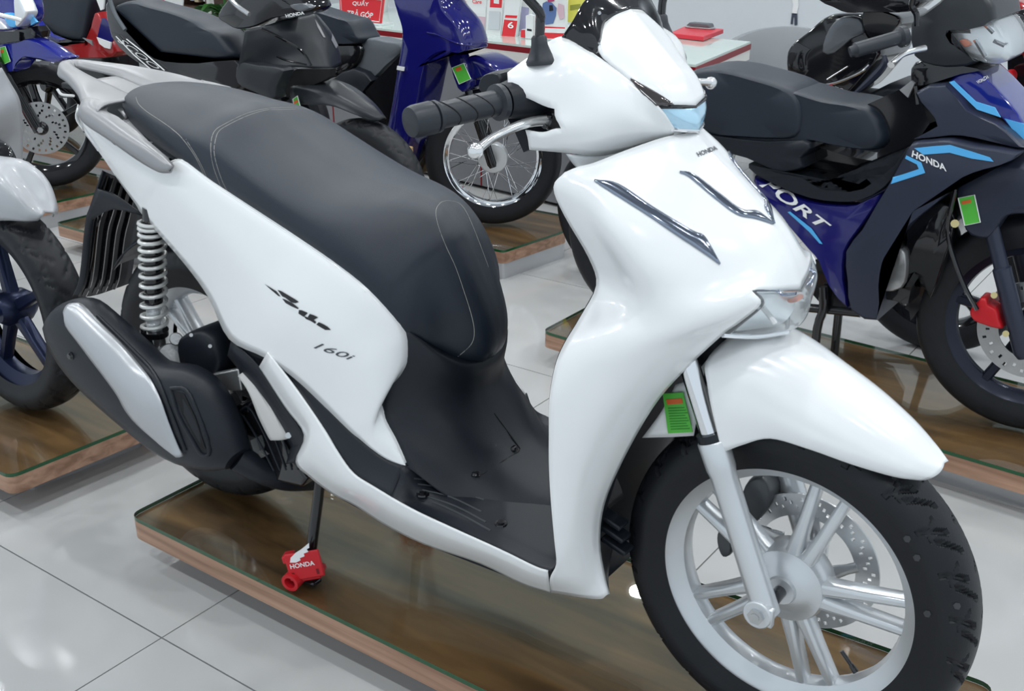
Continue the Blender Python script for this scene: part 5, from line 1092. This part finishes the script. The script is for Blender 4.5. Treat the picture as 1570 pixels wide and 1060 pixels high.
leaflet([(806,24),(811,22),(817,24),(817,60),(797,58),(800,45),(806,44)], yb-.02, [([(808,44),(815,45),(815,48),(808,47)], PRINTK), ([(799,46),(805,46),(805,58),(798,57)], REDB)], 'small white carton with a red side on the counter')
r_ = leaflet([(822,-14),(868,-12),(866,62),(826,60)], yb, [([(826,40),(866,42),(866,60),(826,58)], REDB), ([(836,43),(866,44),(866,51),(835,50)], paper), ([(832,5),(838,2),(846,4),(853,12),(852,24),(848,36),(836,38),(830,24)], skin), ([(838,-6),(848,-5),(850,2),(840,3)], mat('magenta_print', (.42, .05, .15), .4)), ([(856,5),(864,8),(865,28),(858,30),(854,16)], pink), ([(842,8),(847,8),(848,16),(842,17)], PRINTK)], 'poster board of two people in blue above a red band')
leaflet([(870,-12),(900,-10),(890,36),(869,34)], yb+.06, [([(874,8),(890,6),(889,14),(874,16)], mat('olive_print', (.30, .30, .05), .4))], 'yellow leaflet with an olive oval beside the visor', None, yel)
# red folder with grey stapler
zt = .632
FO = empty('document_folder', PZ(1075,62,zt), 'red document folder lying on the counter end', 'folder')
fp = [PZ(1026,58,zt), PZ(1050,47,zt), PZ(1109,52,zt), PZ(1078,64,zt)]
obj('folder_cover', prism([p+Vector((0, 0, .002)) for p in fp], (0, 0, .022)), mat('folder_red', (.62, .03, .05), .35), FO, bevel=.003)
obj('folder_pages', prism([p*.97+fp[0]*.015+fp[2]*.015+Vector((0, 0, .006)) for p in fp], (0, 0, .010)), PRINTW, FO, smooth=False)
STP = empty('stapler', PZ(1058,50,zt+.024), 'grey stapler resting on the red folder', 'stapler')
sc = sum(fp, Vector())/4+Vector((-.03, .08, .024)); dirv = (fp[2]-fp[1]).normalized()
obj('stapler_body', prism([sc-dirv*.07+Vector((0, 0, .012)), sc+dirv*.07+Vector((0, 0, .012)), sc+dirv*.06+Vector((0, 0, .03)), sc-dirv*.05+Vector((0, 0, .03))], (.01, .04, 0)), GREYPL, STP, bevel=.004)
obj('stapler_base', prism([sc-dirv*.075+Vector((0, 0, .001)), sc+dirv*.075+Vector((0, 0, .001)), sc+dirv*.075+Vector((0, 0, .009)), sc-dirv*.075+Vector((0, 0, .009))], (.01, .04, 0)), STEEL, STP, bevel=.002)
# tub chair
CHM = mat('grey_fabric', (.30, .315, .33), .7, bump=.2, bscale=500)
CH = empty('tub_chair', (-1.74, 4.05, FZ), 'grey upholstered tub chair beside the counter end', 'chair')
cc_ = Vector((-1.74, 4.05, 0))
def arc(r, z, a0, a1, n=18): return [cc_+Vector((r*math.cos(a0+(a1-a0)*i/n), r*math.sin(a0+(a1-a0)*i/n), z)) for i in range(n+1)]
a0, a1 = math.radians(-20), math.radians(250)
def backz(i, n=18): t = i/n; return .36+.25*math.sin(PI*min(1, max(0, t*1.05)))
ro, ri_ = [], []
for i in range(19):
    a = a0+(a1-a0)*i/18; z = backz(i); d = Vector((math.cos(a), math.sin(a), 0))
    ro.append([cc_+d*.30+Vector((0, 0, FZ+.22)), cc_+d*.345+Vector((0, 0, .18)), cc_+d*.36+Vector((0, 0, z-.02)), cc_+d*.345+Vector((0, 0, z)), cc_+d*.31+Vector((0, 0, z-.02)), cc_+d*.28+Vector((0, 0, .18)), cc_+d*.27+Vector((0, 0, FZ+.30))])
obj('backrest', net(ro, 2, 3), CHM, CH, solid=.004)
obj('seat_cushion', lathe([(.0005, .06), (.24, .06), (.29, .03), (.30, -.04), (.27, -.09), (.0005, -.09)], cc_+Vector((0, 0, FZ+.42)), (0, 0, 1), 32), CHM, CH)
for k in range(4):
    d = Vector((math.cos(PI/4+k*PI/2), math.sin(PI/4+k*PI/2), 0)); obj('leg', tube([cc_+d*.2+Vector((0, 0, FZ+.34)), cc_+d*.26+Vector((0, 0, FZ))], [.018, .012], 10), STEEL, CH)
# potted plants
leafm = mat('plant_leaf', (.035, .13, .025), .45, var=.3, vscale=3)
def plant(base, h, n, rad, label):
    r = empty('potted_plant', base, label, 'plant'); base = Vector(base)
    obj('pot', lathe([(.0005, 0), (.10, 0), (.14, .22), (.15, .24), (.13, .24), (.0005, .20)], base, (0, 0, 1), 24), mat('white_ceramic', (.7, .7, .68), .3), r)
    for i in range(n):
        a = random.random()*2*PI; z = .22+h*random.random(); l = rad*(.6+.6*random.random()); w = .035+.03*random.random(); d = Vector((math.cos(a), math.sin(a), 0)); s = Vector((-d.y, d.x, 0)); b = base+Vector((0, 0, z*.75))
        p = [b, b+d*l*.35+s*w+Vector((0, 0, .06)), b+d*l*.7+s*w*.7+Vector((0, 0, .06)), b+d*l+Vector((0, 0, -.01)), b+d*l*.7-s*w*.7+Vector((0, 0, .06)), b+d*l*.35-s*w+Vector((0, 0, .06)), b+d*l*.5+Vector((0, 0, .045))]
        obj('leaf', (p, [(0,1,6),(1,2,6),(2,3,6),(3,4,6),(4,5,6),(5,0,6)]), leafm, r)
    obj('stem', tube([base+Vector((0, 0, .1)), base+Vector((0, 0, .2+h*.8))], .012, 6), leafm, r)
pb = P(575,30,3.75); plant((pb.x, 3.72, .632), .55, 60, .26, 'leafy green plant in white pot behind the red counter sign')
pb2 = P(350,60,4.6); plant((pb2.x, 4.6, FZ), .95, 55, .30, 'green plant in white pot by the brown shelf unit')
# shelf unit against the far wall
SU = empty('shelf_unit', (P(300,20,4.9).x, 5.0, FZ), 'dark brown wooden shelf unit with white end post against the wall', 'shelf')
sx0, sx1 = P(268,20,4.9).x, P(318,20,4.9).x
dbr = wood_mat('dark_shelf_wood', (.05, .025, .018), (.13, .07, .045))
for z in (.05, .40, .72, .95): obj('shelf_board', box(((sx0+sx1)/2, 5.08, z), (sx1-sx0, .36, .025)), dbr, SU, smooth=False)
for x in (sx0, sx1): obj('side_panel', box((x, 5.08, .55), (.03, .36, 1.3)), dbr, SU, smooth=False)
obj('end_post', box((sx1+.05, 4.9, .55), (.035, .05, 1.34)), cream, SU, smooth=False)
obj('back_panel', box(((sx0+sx1)/2, 5.26, .55), (sx1-sx0, .02, 1.3)), dbr, SU, smooth=False)
for k in range(5):
    x = sx0+.10+(sx1-sx0-.20)*k/4
    tag(obj('product_box', box((x, 5.05, .435+.022+.05), ((sx1-sx0-.20)/4*.86, .16, .09+.02*(k % 3))), [paper, gp, beige, dgrey, paper][k], None, bevel=.004), ['white product box at the shelf unit end away from the post', 'grey product box beside the beige box on the brown shelf', 'beige product box in the middle of the brown shelf', 'dark grey product box beside the beige box on the brown shelf', 'white product box nearest the cream post on the brown shelf'][k], 'box', 'boxes on the brown shelf')
r, yy = stand('promotion_banner', [(236,-20),(282,-16),(279,16),(262,13),(243,8)], 4.3, .01, paper, 'white promotional board with pink print beside the shelf unit', 'banner')
obj('print_block', prism([P(a, b, yy) for a, b in ((222,-20),(250,-18),(252,2),(238,4))], (0, .001, 0)), mat('pink_red_print', (.6, .05, .15), .4), r, smooth=False)
bz = P(262,13,4.3).z
obj('banner_pole', tube([P(262,12,4.31), Wd(P(262,12,4.31).x, 4.31, FZ)], .012, 8), STEEL, r); obj('banner_foot', box((P(262,12,4.31).x, 4.31, FZ+.008), (.35, .25, .016)), STEEL, r, smooth=False)

# small figure print on the wall and a tan post
wy = Y1-.004
FGP = empty('wall_print', (P(1217,20,wy).x, wy, P(1217,38,wy).z), 'small cut-out print of a figure in white top and dark trousers on the wall', 'wall print')
obj('print_shirt', slab([(1213,-10),(1223,-8),(1224,10),(1221,22),(1214,21),(1216,8)], wy-.004, .006), PRINTW, FGP, smooth=False)
obj('print_trousers', slab([(1214,20),(1222,21),(1222,38),(1218,39),(1218,26),(1216,26),(1215,37),(1212,37)], wy-.004, .006), mat('dark_slate_print', (.05, .06, .09), .5), FGP, smooth=False)
pc = P(624,250,1.78); TP = empty('wooden_post', (pc.x, 1.78, FZ), 'short tan wooden post standing beside the navy motorbike', 'post')
obj('post_shaft', tube([Wd(pc.x, 1.78, FZ+.02), Wd(pc.x, 1.78, P(624,226,1.78).z)], .026, 16), wood_mat('tan_wood', (.50, .32, .13), (.66, .45, .22)), TP)
obj('post_foot', lathe([(.0005, .02), (.06, .02), (.07, 0), (.0005, 0)], (pc.x, 1.78, FZ), (0, 0, 1), 20), GLOSS, TP)
